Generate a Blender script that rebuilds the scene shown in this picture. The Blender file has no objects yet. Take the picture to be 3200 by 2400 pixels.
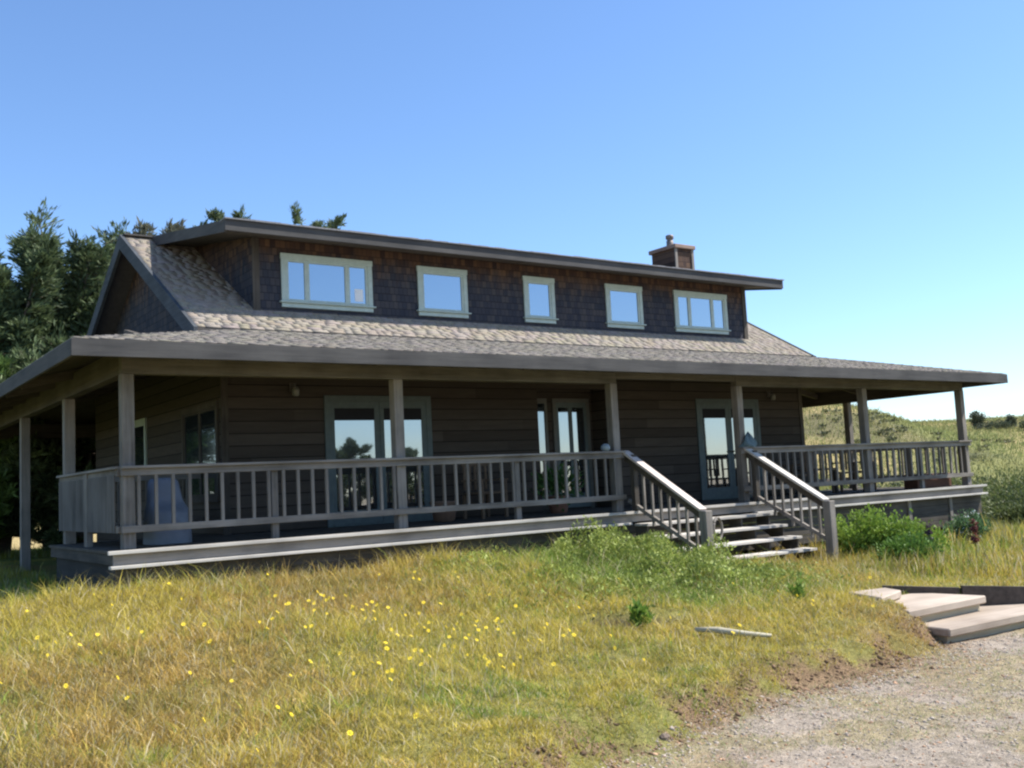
import bpy, math, random
import numpy as np
from mathutils import Vector, Matrix
random.seed(7); RNG = np.random.default_rng(11)
SC = bpy.context.scene
COL = SC.collection

# ------------------------------------------------------------------ helpers
class MB:
    """collects shapes, then links them as ONE mesh object"""
    def __init__(s): s.v = []; s.f = []
    def quad(s, a, b, c, d):
        n = len(s.v); s.v += [tuple(a), tuple(b), tuple(c), tuple(d)]; s.f.append((n, n+1, n+2, n+3)); return s
    def tri(s, a, b, c):
        n = len(s.v); s.v += [tuple(a), tuple(b), tuple(c)]; s.f.append((n, n+1, n+2)); return s
    def hexa(s, p):   # 8 corners: bottom 0-3 ccw, top 4-7
        n = len(s.v); s.v += [tuple(q) for q in p]
        for f in ((0,3,2,1),(4,5,6,7),(0,1,5,4),(1,2,6,5),(2,3,7,6),(3,0,4,7)):
            s.f.append(tuple(n+i for i in f))
        return s
    def box(s, x0, x1, y0, y1, z0, z1):
        return s.hexa([(x0,y0,z0),(x1,y0,z0),(x1,y1,z0),(x0,y1,z0),(x0,y0,z1),(x1,y0,z1),(x1,y1,z1),(x0,y1,z1)])
    def beam(s, a, b, w, h, up=(0,0,1)):
        a = Vector(a); b = Vector(b); d = (b-a).normalized(); side = d.cross(Vector(up))
        if side.length < 1e-4: side = Vector((1,0,0))
        side.normalize(); u = side.cross(d).normalized()
        S = side*w/2; U = u*h/2
        return s.hexa([a-S-U, a+S-U, b+S-U, b-S-U, a-S+U, a+S+U, b+S+U, b-S+U])
    def prism(s, poly, z0, z1):
        n = len(s.v); k = len(poly)
        s.v += [(x, y, z0) for x, y in poly] + [(x, y, z1) for x, y in poly]
        s.f.append(tuple(n+i for i in range(k))[::-1]); s.f.append(tuple(n+k+i for i in range(k)))
        for i in range(k): s.f.append((n+i, n+(i+1) % k, n+k+(i+1) % k, n+k+i))
        return s
    def tube(s, pts, rad, seg=7, cap=True):
        pts = [Vector(p) for p in pts]; n0 = len(s.v)
        for i, p in enumerate(pts):
            d = (pts[min(i+1, len(pts)-1)] - pts[max(i-1, 0)]).normalized()
            a = d.orthogonal().normalized() if abs(d.z) > .9 else d.cross(Vector((0,0,1))).normalized()
            if abs(d.z) > .9: a = (Vector((1,0,0)) - d*d.x).normalized()
            b = d.cross(a); r = rad[i] if hasattr(rad, '__len__') else rad
            for k in range(seg):
                t = 2*math.pi*k/seg
                s.v.append(tuple(p + (a*math.cos(t) + b*math.sin(t))*r))
        for i in range(len(pts)-1):
            for k in range(seg):
                a0 = n0+i*seg+k; a1 = n0+i*seg+(k+1) % seg
                s.f.append((a0, a1, a1+seg, a0+seg))
        if cap:
            s.f.append(tuple(n0+k for k in range(seg))[::-1])
            m = n0+(len(pts)-1)*seg; s.f.append(tuple(m+k for k in range(seg)))
        return s
    def lathe(s, c, prof, seg=16):
        n0 = len(s.v)
        for r, z in prof:
            for k in range(seg):
                t = 2*math.pi*k/seg
                s.v.append((c[0]+r*math.cos(t), c[1]+r*math.sin(t), c[2]+z))
        for i in range(len(prof)-1):
            for k in range(seg):
                a0 = n0+i*seg+k; a1 = n0+i*seg+(k+1) % seg
                s.f.append((a0, a1, a1+seg, a0+seg))
        return s
    def build(s, name, mat, parent=None, bevel=0, smooth=False, origin=None):
        me = bpy.data.meshes.new(name)
        o = bpy.data.objects.new(name, me); COL.objects.link(o)
        if parent is not None: o.parent = parent
        off = Vector(origin) if origin else Vector((0,0,0))
        if parent is not None and not origin: off = world_loc(parent)
        if origin and parent is None: o.location = origin
        vs = [(x-off.x, y-off.y, z-off.z) for x, y, z in s.v]
        me.from_pydata(vs, [], s.f); me.update()
        me.materials.append(mat)
        if smooth:
            for p in me.polygons: p.use_smooth = True
        if bevel:
            m = o.modifiers.new('bevel', 'BEVEL'); m.width = bevel; m.segments = 1; m.limit_method = 'ANGLE'
        return o
def world_loc(o):
    v = Vector(o.location); p = o.parent
    while p is not None: v = v + Vector(p.location); p = p.parent
    return v
def tag(o, label=None, cat=None, group=None, kind=None):
    if label: o['label'] = label
    if cat: o['category'] = cat
    if group: o['group'] = group
    if kind: o['kind'] = kind
    return o
def empty(name, loc, label=None, cat=None, group=None, parent=None):
    o = bpy.data.objects.new(name, None); COL.objects.link(o); o.location = loc
    o.empty_display_size = .2
    if parent is not None: o.parent = parent; o.location = Vector(loc) - world_loc(parent)
    return tag(o, label, cat, group)
def np_mesh(name, V, F, mat, parent=None, tint=None, k=4):
    me = bpy.data.meshes.new(name)
    V = np.asarray(V, np.float32); F = np.asarray(F, np.int32)
    me.vertices.add(len(V)); me.vertices.foreach_set('co', V.ravel())
    me.loops.add(F.size); me.loops.foreach_set('vertex_index', F.ravel())
    me.polygons.add(len(F)); me.polygons.foreach_set('loop_start', np.arange(0, F.size, F.shape[1], dtype=np.int32))
    me.update(calc_edges=True)
    if tint is not None:
        a = me.color_attributes.new('tint', 'FLOAT_COLOR', 'POINT')
        c = np.ones((len(V), 4), np.float32); c[:, :3] = tint; a.data.foreach_set('color', c.ravel())
    me.materials.append(mat)
    o = bpy.data.objects.new(name, me); COL.objects.link(o)
    if parent is not None: o.parent = parent
    return o
def copy_tree(o, parent=None):
    c = o.copy(); COL.objects.link(c)
    if parent is not None: c.parent = parent
    for ch in list(o.children): copy_tree(ch, c)
    return c

# ------------------------------------------------------------------ noise in numpy
_G = RNG.random((256, 256))
def vnoise(x, y, s=1.0, o=0):
    x = np.asarray(x)*s+o*17.3+1000; y = np.asarray(y)*s+o*7.7+1000
    xi = np.floor(x).astype(int); yi = np.floor(y).astype(int); fx = x-xi; fy = y-yi
    fx = fx*fx*(3-2*fx); fy = fy*fy*(3-2*fy)
    g = lambda a, b: _G[a % 256, b % 256]
    return (g(xi,yi)*(1-fx)+g(xi+1,yi)*fx)*(1-fy)+(g(xi,yi+1)*(1-fx)+g(xi+1,yi+1)*fx)*fy
def fbm(x, y, s=1.0, o=0, n=4):
    t = 0; a = 1; w = 0
    for i in range(n): t = t+a*vnoise(x, y, s*2**i, o+i*3); w += a; a *= .5
    return t/w

# ------------------------------------------------------------------ materials
def new_mat(name):
    m = bpy.data.materials.new(name); m.use_nodes = True
    nt = m.node_tree; nt.nodes.clear()
    out = nt.nodes.new('ShaderNodeOutputMaterial'); p = nt.nodes.new('ShaderNodeBsdfPrincipled')
    nt.links.new(p.outputs[0], out.inputs[0])
    return m, nt, p
def N(nt, t, **kw):
    n = nt.nodes.new(t)
    for k, v in kw.items():
        if k.startswith('i_'):
            n.inputs[int(k[2:]) if k[2:].isdigit() else k[2:].replace('_', ' ')].default_value = v
        else: setattr(n, k, v)
    return n
def ramp(nt, src, stops):
    r = nt.nodes.new('ShaderNodeValToRGB'); e = r.color_ramp.elements
    e[0].position = stops[0][0]; e[0].color = (*stops[0][1], 1)
    e[1].position = stops[-1][0]; e[1].color = (*stops[-1][1], 1)
    for p, c in stops[1:-1]:
        x = e.new(p); x.color = (*c, 1)
    nt.links.new(src, r.inputs[0]); return r.outputs[0]
def coords(nt, scale=(1,1,1), loc=(0,0,0), rot=(0,0,0)):
    t = N(nt, 'ShaderNodeTexCoord'); m = N(nt, 'ShaderNodeMapping')
    m.inputs['Scale'].default_value = scale; m.inputs['Location'].default_value = loc; m.inputs['Rotation'].default_value = rot
    nt.links.new(t.outputs['Object'], m.inputs[0]); return m.outputs[0]
def noise(nt, vec, scale, detail=4, rough=.55):
    n = N(nt, 'ShaderNodeTexNoise'); n.inputs['Scale'].default_value = scale
    n.inputs['Detail'].default_value = detail; n.inputs['Roughness'].default_value = rough
    nt.links.new(vec, n.inputs['Vector']); return n.outputs['Fac']
def mixc(nt, f, a, b, mode='MIX'):
    m = N(nt, 'ShaderNodeMix', data_type='RGBA', blend_type=mode)
    for i, v in ((0, f), (6, a), (7, b)):
        if hasattr(v, 'links'): nt.links.new(v, m.inputs[i])
        elif isinstance(v, (int, float)): m.inputs[i].default_value = v
        else: m.inputs[i].default_value = (*v, 1)
    return m.outputs[2]
def math_(nt, op, a, b=None):
    m = N(nt, 'ShaderNodeMath', operation=op)
    for i, v in ((0, a), (1, b)):
        if v is None: continue
        if hasattr(v, 'links'): nt.links.new(v, m.inputs[i])
        else: m.inputs[i].default_value = v
    return m.outputs[0]
def bump(nt, p, h, strength=.4, dist=.01):
    b = N(nt, 'ShaderNodeBump'); b.inputs['Strength'].default_value = strength; b.inputs['Distance'].default_value = dist
    nt.links.new(h, b.inputs['Height']); nt.links.new(b.outputs[0], p.inputs['Normal'])

def wood(name, c0, c1, axis, rough=.85, grain=22):
    m, nt, p = new_mat(name)
    sc = [1, 1, 1]; sc['xyz'.index(axis)] = .06
    v = coords(nt, sc); n1 = noise(nt, v, grain, 6, .65)
    v2 = coords(nt); n2 = noise(nt, v2, 1.3, 4)
    oi = N(nt, 'ShaderNodeObjectInfo')
    f = math_(nt, 'ADD', math_(nt, 'MULTIPLY', n1, .6), math_(nt, 'ADD', math_(nt, 'MULTIPLY', n2, .65), -.075))
    f = math_(nt, 'ADD', f, math_(nt, 'MULTIPLY', math_(nt, 'SUBTRACT', oi.outputs['Random'], .5), .16))
    c = ramp(nt, f, [(.34, c0), (.52, tuple((a+b)/2 for a, b in zip(c0, c1))), (.7, c1)])
    nt.links.new(c, p.inputs['Base Color']); p.inputs['Roughness'].default_value = rough
    p.inputs['Specular IOR Level'].default_value = .25
    bump(nt, p, n1, .35, .004); return m
GREY0, GREY1 = (.1,.088,.075), (.275,.245,.212)
W = {a: wood('weathered_wood_'+a, GREY0, GREY1, a) for a in 'xyz'}
WP = {a: wood('pale_weathered_wood_'+a, (.3,.28,.25), (.58,.54,.48), a) for a in 'xyz'}
WF = {a: wood('slate_stained_wood_'+a, (.042,.041,.041), (.092,.088,.084), a) for a in 'xyz'}
WD = {a: wood('dark_porch_wood_'+a, (.045,.038,.031), (.11,.094,.076), a) for a in 'xyz'}

def siding():
    m, nt, p = new_mat('brown_board_siding')
    v = coords(nt); sx = N(nt, 'ShaderNodeSeparateXYZ'); nt.links.new(v, sx.inputs[0])
    zb = math_(nt, 'DIVIDE', sx.outputs[2], .19); fl = math_(nt, 'FLOOR', zb); fr = math_(nt, 'FRACT', zb)
    sg = math_(nt, 'FLOOR', math_(nt, 'DIVIDE', math_(nt, 'ADD', sx.outputs[0], math_(nt, 'MULTIPLY', fl, 1.37)), 3.1))
    cb = N(nt, 'ShaderNodeCombineXYZ'); nt.links.new(fl, cb.inputs[0]); nt.links.new(sg, cb.inputs[1])
    wn = N(nt, 'ShaderNodeTexWhiteNoise', noise_dimensions='3D'); nt.links.new(cb.outputs[0], wn.inputs['Vector'])
    g = noise(nt, coords(nt, (.1,.1,1)), 24, 5)
    f = math_(nt, 'ADD', math_(nt, 'MULTIPLY', wn.outputs['Value'], .45), math_(nt, 'MULTIPLY', g, .6))
    c = ramp(nt, f, [(.2, (.052,.042,.034)), (.5, (.068,.056,.046)), (.85, (.094,.078,.064))])
    gr = math_(nt, 'LESS_THAN', fr, .07)
    c = mixc(nt, gr, c, (.018,.015,.013))
    nt.links.new(c, p.inputs['Base Color']); p.inputs['Roughness'].default_value = .9; p.inputs['Specular IOR Level'].default_value = .15
    bump(nt, p, math_(nt, 'ADD', math_(nt, 'MULTIPLY', gr, -1.0), math_(nt, 'MULTIPLY', g, .3)), .6, .012); return m
SIDING = siding()
def shingle_wall(ax):
    """shingle siding: rows along z, columns along ax (0 = x, 1 = y)"""
    m, nt, p = new_mat('brown_shingle_wall_'+'xy'[ax])
    v = coords(nt); sx = N(nt, 'ShaderNodeSeparateXYZ'); nt.links.new(v, sx.inputs[0])
    row = math_(nt, 'DIVIDE', sx.outputs[2], .13); rf = math_(nt, 'FLOOR', row); rr = math_(nt, 'FRACT', row)
    u = math_(nt, 'ADD', math_(nt, 'DIVIDE', sx.outputs[ax], .09), math_(nt, 'MULTIPLY', rf, .37)); uf = math_(nt, 'FLOOR', u); ur = math_(nt, 'FRACT', u)
    cb = N(nt, 'ShaderNodeCombineXYZ'); nt.links.new(rf, cb.inputs[0]); nt.links.new(uf, cb.inputs[1])
    wn = N(nt, 'ShaderNodeTexWhiteNoise', noise_dimensions='3D'); nt.links.new(cb.outputs[0], wn.inputs['Vector'])
    st = noise(nt, coords(nt, (1,1,.25)), 5, 5, .6)
    f = math_(nt, 'ADD', math_(nt, 'MULTIPLY', wn.outputs['Value'], .5), math_(nt, 'MULTIPLY', st, .6))
    c = ramp(nt, f, [(.25, (.036,.04,.052)), (.5, (.05,.05,.06)), (.85, (.078,.07,.07))])
    # newer, redder cedar high up under the overhang, ragged lower edge
    hi = N(nt, 'ShaderNodeMapRange'); hi.inputs[1].default_value = 4.25; hi.inputs[2].default_value = 4.75
    nt.links.new(math_(nt, 'ADD', sx.outputs[2], math_(nt, 'MULTIPLY', math_(nt, 'SUBTRACT', st, .5), 1.0)), hi.inputs[0])
    warm = ramp(nt, f, [(.25, (.05,.028,.022)), (.85, (.17,.095,.052))])
    c = mixc(nt, math_(nt, 'MULTIPLY', hi.outputs[0], .75), c, warm)
    edge = math_(nt, 'MAXIMUM', math_(nt, 'LESS_THAN', rr, .1), math_(nt, 'LESS_THAN', ur, .08))
    c = mixc(nt, math_(nt, 'MULTIPLY', edge, .6), c, (.012,.012,.014))
    nt.links.new(c, p.inputs['Base Color']); p.inputs['Roughness'].default_value = .9; p.inputs['Specular IOR Level'].default_value = .15
    bump(nt, p, math_(nt, 'SUBTRACT', math_(nt, 'SUBTRACT', wn.outputs['Value'], math_(nt, 'MULTIPLY', edge, 2.0)), math_(nt, 'MULTIPLY', rr, 1.2)), .7, .012); return m
SHX, SHY = shingle_wall(0), shingle_wall(1)
def tinted(name, rough=.8, trans=0.0, spec=.3, grain=0):
    m, nt, p = new_mat(name)
    a = N(nt, 'ShaderNodeVertexColor'); a.layer_name = 'tint'
    col = a.outputs[0]
    if grain:
        n = noise(nt, coords(nt), grain, 4, .7)
        col = mixc(nt, 1.0, col, ramp(nt, n, [(.3, (.72,.72,.72)), (.7, (1.2,1.2,1.2))]), 'MULTIPLY')
        bump(nt, p, n, .4, .004)
    nt.links.new(col, p.inputs['Base Color']); p.inputs['Roughness'].default_value = rough
    p.inputs['Specular IOR Level'].default_value = spec
    if trans:
        t = N(nt, 'ShaderNodeBsdfTranslucent'); nt.links.new(col, t.inputs[0])
        mx = N(nt, 'ShaderNodeMixShader'); mx.inputs[0].default_value = trans
        out = [n for n in nt.nodes if n.type == 'OUTPUT_MATERIAL'][0]
        nt.links.new(p.outputs[0], mx.inputs[1]); nt.links.new(t.outputs[0], mx.inputs[2]); nt.links.new(mx.outputs[0], out.inputs[0])
    return m
SHAKE = tinted('roof_shakes', .92, 0, .15, 30)
LEAF = tinted('leaves', .6, .3, .3)
BLADE = tinted('grass_blades', .65, .4, .2)
def plain(name, c, rough=.7, var=.15, scale=12, metal=0, spec=.4, bmp=.15):
    m, nt, p = new_mat(name)
    n = noise(nt, coords(nt), scale, 5, .6)
    nt.links.new(ramp(nt, n, [(.3, tuple(x*(1-var) for x in c)), (.7, tuple(min(1, x*(1+var)) for x in c))]), p.inputs['Base Color'])
    p.inputs['Roughness'].default_value = rough; p.inputs['Metallic'].default_value = metal; p.inputs['Specular IOR Level'].default_value = spec
    bump(nt, p, n, bmp, .004); return m
TRIM = plain('sage_painted_trim', (.42,.49,.43), .6, .1)
DTRIM = plain('grey_blue_door_paint', (.1,.128,.125), .6, .12)
ETRIM = plain('entry_trim_paint', (.12,.12,.105), .6, .12)
UNDER = plain('underlay', (.09,.08,.07), .9)
BARK = plain('bark', (.11,.085,.065), .95, .4, 18, bmp=.8)
BRANCHGREY = plain('silvered_branch', (.3,.27,.24), .95, .3, 18)
def glass(name, refl, tint=(.02,.026,.032), gcol=(.82,.88,.95)):
    m, nt, p = new_mat(name)
    n = noise(nt, coords(nt), .9, 2)
    p.inputs['Base Color'].default_value = (*tint, 1); p.inputs['Roughness'].default_value = .08
    g = N(nt, 'ShaderNodeBsdfGlossy'); g.inputs['Roughness'].default_value = .015; g.inputs['Color'].default_value = (*gcol, 1)
    b = N(nt, 'ShaderNodeBump'); b.inputs['Strength'].default_value = .1; b.inputs['Distance'].default_value = .02
    nt.links.new(n, b.inputs['Height']); nt.links.new(b.outputs[0], g.inputs['Normal'])
    mx = N(nt, 'ShaderNodeMixShader'); mx.inputs[0].default_value = refl
    out = [q for q in nt.nodes if q.type == 'OUTPUT_MATERIAL'][0]
    nt.links.new(p.outputs[0], mx.inputs[1]); nt.links.new(g.outputs[0], mx.inputs[2]); nt.links.new(mx.outputs[0], out.inputs[0])
    return m
GLASS = glass('window_glass', .5, (.04,.05,.06), (.6,.68,.76))
DGLASS = glass('door_glass', .38, (.03,.035,.038), (.74,.78,.82))
EGLASS = glass('entry_glass', .3)

# ------------------------------------------------------------------ terrain
EDGE = np.array([(-60,-30),(-20,-17),(-6,-11.2),(-1,-8.7),(.9,-7.72),(2.1,-7.28),(3,-7.12),(4.2,-7.15),(5.7,-6.9),(6.4,-6.5),(8,-6.45),(9.5,-6.9),(14,-8.2),(30,-11),(80,-20)])
def edge_y(x): return np.interp(x, EDGE[:, 0], EDGE[:, 1])
CP = np.array([(-8,3,-.6),(-3,0,-.52),(0,-.4,-.5),(0,6,-.5),(0,12,-.6),(8,14,-.7),(18,12,-1.3),(4,-.4,-.5),(6.5,-.6,-.56),(8,-1.6,-.74),(8.6,-2.1,-.93),(9.5,-1.9,-1.06),(11,-2,-1.06),(13,-.5,-1.02),
    (18,-.5,-1.15),(21,2,-1.35),(24,-4,-1.5),(-4,-4,-.72),(0,-3,-.66),(4,-2.2,-.62),(6.4,-2.6,-.72),(4.2,-4.3,-.86),(3.7,-5.2,-1.0),(0,-6,-.95),(-4,-8,-1.05),(2,-6.6,-1.05),
    (4.5,-6.4,-1.05),(6.15,-6.15,-.97),(6.3,-5.75,-.87),(7.6,-5.2,-.9),(6.2,-4.4,-.98),(8,-4.2,-1.0),(9.5,-4.5,-1.08),(8.6,-5.6,-1.05),(12,-5,-1.15),(14,-3,-1.15),(10,-7,-1.2),(28,4,-1.75),(16,-8,-1.35),(-14,0,-.7),(-12,-12,-1.1),(30,14,-1.9),(14,-15,-1.4),(0,-14,-1.15)])
def sstep(a, b, x): t = np.clip((x-a)/(b-a), 0, 1); return t*t*(3-2*t)
def height(x, y):
    x = np.asarray(x, float); y = np.asarray(y, float); sh = x.shape; xf = x.ravel(); yf = y.ravel()
    num = np.zeros_like(xf); den = np.zeros_like(xf)
    for cx, cy, cz in CP:
        w = 1/((xf-cx)**2+(yf-cy)**2+.35)**1.7; num += w*cz; den += w
    z = num/den
    far = sstep(22, 42, np.hypot(xf-8, yf-0))
    d = np.hypot(xf+3.3, yf+12.8)
    zf = -1.9+sstep(42, 135, d)*7.3+(fbm(xf, yf, .03, 5)-.5)*2.0
    a = (xf-60)*.81+(yf-37)*.59; c = -(xf-60)*.59+(yf-37)*.81
    zf = zf+4.6*np.exp(-(a/22)**2-(np.where(c > 0, c/16, c/9.0))**2)
    back = sstep(-20, -60, yf); zf = zf*(1-back)+(-2.2)*back
    zf = zf*sstep(-30, 10, xf)+(-1.2)*(1-sstep(-30, 10, xf))
    z = z*(1-far)+zf*far
    bumpy = (fbm(xf, yf, .9, 1)-.5)*.16+(fbm(xf, yf, 4, 2)-.5)*.05
    dist = yf-edge_y(xf)-(fbm(xf, yf, 1.6, 8)-.5)*.55
    inb = sstep(-.15, .5, dist)
    drive = -1.25-.004*np.clip(xf, -20, 40)+(fbm(xf, yf, .5, 4)-.5)*.06+(fbm(xf, yf, 9, 6)-.5)*.02
    nearf = 1-sstep(50, 80, d)
    z = np.where(True, z+bumpy*inb, z)
    z = z*(inb*nearf+(1-nearf))+drive*(1-inb)*nearf
    # hollow beside a dark stone, in the bank
    z = z-.34*np.exp(-(((xf-4.2)/.42)**2+((yf+4.7)/.22)**2))-.2*np.exp(-(((xf-3.75)/.25)**2+((yf+4.35)/.2)**2))
    for a, b, c_, d_, zc in ((6.3, 9.3, -6.95, -6.0, -1.26), (6.55, 7.7, -6.45, -5.6, -1.06), (6.65, 7.1, -6.0, -5.4, -.93)):
        z = np.where((xf > a)&(xf < b)&(yf > c_)&(yf < d_), np.minimum(z, zc), z)
    # under the house keep it low
    und = (xf > .2)*(xf < 18)*(yf > .3)*(yf < 12); z = np.where(und > 0, np.minimum(z, -.62), z)
    return z.reshape(sh)
def H(x, y): return float(height(np.array([x]), np.array([y]))[0])

def ground_mat():
    m, nt, p = new_mat('meadow_ground')
    a = N(nt, 'ShaderNodeVertexColor'); a.layer_name = 'tint'
    v = coords(nt); n1 = noise(nt, v, 9, 8, .75); n2 = noise(nt, v, 60, 3, .7)
    c = mixc(nt, 1.0, a.outputs[0], ramp(nt, n1, [(.32, (.55,.55,.5)), (.5, (1,1,1)), (.68, (1.4,1.35,1.3))]), 'MULTIPLY')
    c = mixc(nt, 1.0, c, ramp(nt, n2, [(.3, (.65,.65,.65)), (.7, (1.35,1.35,1.35))]), 'MULTIPLY')
    nt.links.new(c, p.inputs['Base Color']); p.inputs['Roughness'].default_value = .95; p.inputs['Specular IOR Level'].default_value = .1
    bump(nt, p, math_(nt, 'ADD', n1, math_(nt, 'MULTIPLY', n2, .5)), .9, .05); return m
def ground_tint(x, y):
    d = y-edge_y(x)-(fbm(x, y, 1.6, 8)-.5)*.55
    g = np.array([.26,.22,.075]); g2 = np.array([.16,.18,.05]); rust = np.array([.22,.13,.055])
    dirt = np.array([.23,.155,.09]); grav = np.array([.37,.31,.245]); strw = np.array([.35,.29,.18])
    t = fbm(x, y, .5, 21)[..., None]; c = g*(1-t)+g2*t
    r = sstep(.55, .75, fbm(x, y, .35, 31))[..., None]; c = c*(1-r*.6)+rust*r*.6
    # far hills: dry gold with darker green scrub patches
    lb = (sstep(10, 13, y)*sstep(12, 8, x))[..., None]; c = c*(1-lb)+np.array([.16,.2,.05])*lb
    R = np.hypot(x+3.3, y+12.8); fr = sstep(24, 45, R)[..., None]
    gold = np.array([.36,.28,.13]); olive = np.array([.2,.2,.075]); scrub = np.array([.085,.09,.05])
    q = sstep(.42, .6, fbm(x, y, .07, 41))[..., None]; fc = gold*(1-q)+olive*q
    s = sstep(.56, .64, fbm(x*.6, y*1.3, .11, 51))[..., None]; fc = fc*(1-s*.8)+scrub*s*.8
    gg = (1-sstep(34, 60, R))[..., None]; fc = fc*(1-gg*.7)+np.array([.17,.22,.06])*gg*.7
    c = c*(1-fr)+fc*fr
    dm = sstep(.6, .1, d)[..., None]*sstep(.38, .5, fbm(x, y, 2.1, 61))[..., None]
    c = c*(1-dm)+dirt*dm
    ho = np.exp(-(((x-4.2)/.45)**2+((y+4.68)/.25)**2))+np.exp(-(((x-3.75)/.26)**2+((y+4.35)/.22)**2)); hm = sstep(.3, .7, ho)[..., None]; c = c*(1-hm)+np.array([.075,.052,.035])*hm
    gm = sstep(.08, -.45, d)[..., None]; gv = fbm(x, y, 1.4, 71)[..., None]
    gr = grav*(1-sstep(.46, .62, gv))+strw*sstep(.46, .62, gv)
    od = (sstep(-1.1, -.2, d)*sstep(.45, .62, fbm(x, y, .8, 81)))[..., None]; gr = gr*(1-od*.7)+np.array([.31,.215,.135])*od*.7
    return c*(1-gm)+gr*gm
GM = ground_mat()
def terrain(name, xs, ys, hole=None):
    X, Y = np.meshgrid(xs, ys); Z = height(X, Y)
    V = np.stack([X, Y, Z], -1).reshape(-1, 3); nx = len(xs); ny = len(ys)
    i, j = np.meshgrid(np.arange(nx-1), np.arange(ny-1)); a = (j*nx+i).ravel()
    F = np.stack([a, a+1, a+1+nx, a+nx], -1)
    o = np_mesh(name, V, F, GM, tint=ground_tint(X, Y).reshape(-1, 3))
    o.data.polygons.foreach_set('use_smooth', np.ones(len(F), bool))
    return tag(o, kind='structure')
def graded(lo, a, b, hi, fine, n):
    k = np.linspace(0, 1, n)[1:]**2.2
    return np.concatenate([(a-(a-lo)*k)[::-1], np.arange(a, b, fine), b+(hi-b)*k])
terrain('ground', graded(-300, -5, 15, 420, .07, 120), graded(-250, -9.5, 1, 420, .07, 120))

# ------------------------------------------------------------------ grass
def tints(x, y, n):
    pn = fbm(x, y, .45, 21)+RNG.normal(0, .12, n); rn = fbm(x, y, .35, 31)+RNG.normal(0, .09, n)
    mound = np.exp(-(((x-6.3)/2.6)**2+((y+2.4)/1.7)**2))+.8*np.exp(-(((x-13)/2.5)**2+((y+2.2)/1.6)**2))
    g0 = np.array([.5,.405,.08]); g1 = np.array([.2,.3,.05]); ru = np.array([.46,.25,.1]); st = np.array([.6,.52,.32])
    pn = pn+(vnoise(x, y, 4.5, 77)-.5)*.38; rn = rn+(vnoise(x, y, 5.5, 87)-.5)*.34
    t = np.clip((pn-.47)/.26+mound*.8, 0, 1)[:, None]; c = g0*(1-t)+g1*t
    r = (np.clip((rn-.47)/.16, 0, 1)*(1-np.clip(mound*1.3, 0, 1)))[:, None]; c = c*(1-r*.5)+ru*r*.5
    s = (RNG.random(n) < .18)[:, None]; c = np.where(s, st*RNG.uniform(.7, 1.1, (n, 1)), c)*(.72+.56*vnoise(x, y, 9, 43))[:, None]
    return c*RNG.uniform(.7, 1.3, (n, 1)), mound
BUILT = [(-.3,18.5,-.3,3.4),(-.2,18.4,2.2,10.5),(7.9,11.1,-1.5,0)]
def free(x, y):
    ok = np.ones(len(x), bool)
    for a, b, c, d in BUILT: ok &= ~((x > a)&(x < b)&(y > c)&(y < d))
    ok &= ~((x > 6.42)&(x < 9)&(y > -6.85)&(y < -5.85)); ok &= ~((x > 6.6)&(x < 7.3)&(y > -5.9)&(y < -5.4))
    return ok
def blades(name, x, y, h, w, col, lean, parent=None):
    n = len(x); z = height(x, y)-.015
    th = RNG.uniform(0, 2*np.pi, n); ph = RNG.uniform(0, 2*np.pi, n)
    dx, dy = np.cos(th)*w/2, np.sin(th)*w/2; lx, ly = np.cos(ph)*lean*h, np.sin(ph)*lean*h
    V = np.zeros((n, 5, 3)); 
    V[:, 0] = np.stack([x-dx, y-dy, z], -1); V[:, 1] = np.stack([x+dx, y+dy, z], -1)
    V[:, 2] = np.stack([x+dx*.75+lx*.35, y+dy*.75+ly*.35, z+h*.6], -1); V[:, 3] = np.stack([x-dx*.75+lx*.35, y-dy*.75+ly*.35, z+h*.6], -1)
    V[:, 4] = np.stack([x+lx, y+ly, z+h], -1)
    b = np.arange(n)*5
    F = np.concatenate([np.stack([b, b+1, b+2], -1), np.stack([b, b+2, b+3], -1), np.stack([b+3, b+2, b+4], -1)])
    o = np_mesh(name, V.reshape(-1, 3), F, BLADE, parent, tint=np.repeat(col, 5, 0)); return o
def scatter(n, x0, x1, y0, y1, p=1.3, ref=5.0):
    x = RNG.uniform(x0, x1, n*4); y = RNG.uniform(y0, y1, n*4)
    d = np.hypot(x+3.3, y+12.8); k = RNG.random(n*4) < np.minimum(1, (ref/d)**p)
    x, y = x[k], y[k]; k = free(x, y); return x[k][:n], y[k][:n]
x, y = scatter(760000, -4.5, 13.5, -9, 1.0)
d = y-edge_y(x)-(fbm(x, y, 1.6, 8)-.5)*.55
k = (d > RNG.uniform(-.15, .3, len(x))) & ((fbm(x, y, 2.6, 91)+RNG.normal(0, .05, len(x))) > .55-.5*sstep(-.3, .7, d))
hol = np.exp(-(((x-4.2)/.42)**2+((y+4.7)/.22)**2))+np.exp(-(((x-3.75)/.24)**2+((y+4.38)/.2)**2)); k &= hol < .17+RNG.normal(0, .1, len(x))
x, y, d = x[k], y[k], d[k]; n = len(x)
col, mound = tints(x, y, n)
h = RNG.gamma(4, .018, n)*(.3+1.3*fbm(x, y, 2.4, 14))*(.62+.38*sstep(-5, -1.5, y))*(.8+.2*sstep(.2, 1.6, d))*(1+mound*.8)
tall = RNG.random(n) < .05*sstep(.6, 2.5, d); h = np.where(tall, h*1.3+.09, h)
deckside = np.exp(-((y+.6)/.7)**2)*(x > -1)*(x < 7.9); h = h*(1+.35*deckside)
tag(blades('meadow_grass', x, y, np.clip(h, .02, .48), RNG.uniform(.003, .008, n)*(1+np.hypot(x+3.3, y+12.8)*.03), col, RNG.uniform(.2, 1.4, n)), 'yellow green and rust coloured long grass covering the bank in front of the porch', 'grass', kind='stuff')
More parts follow.
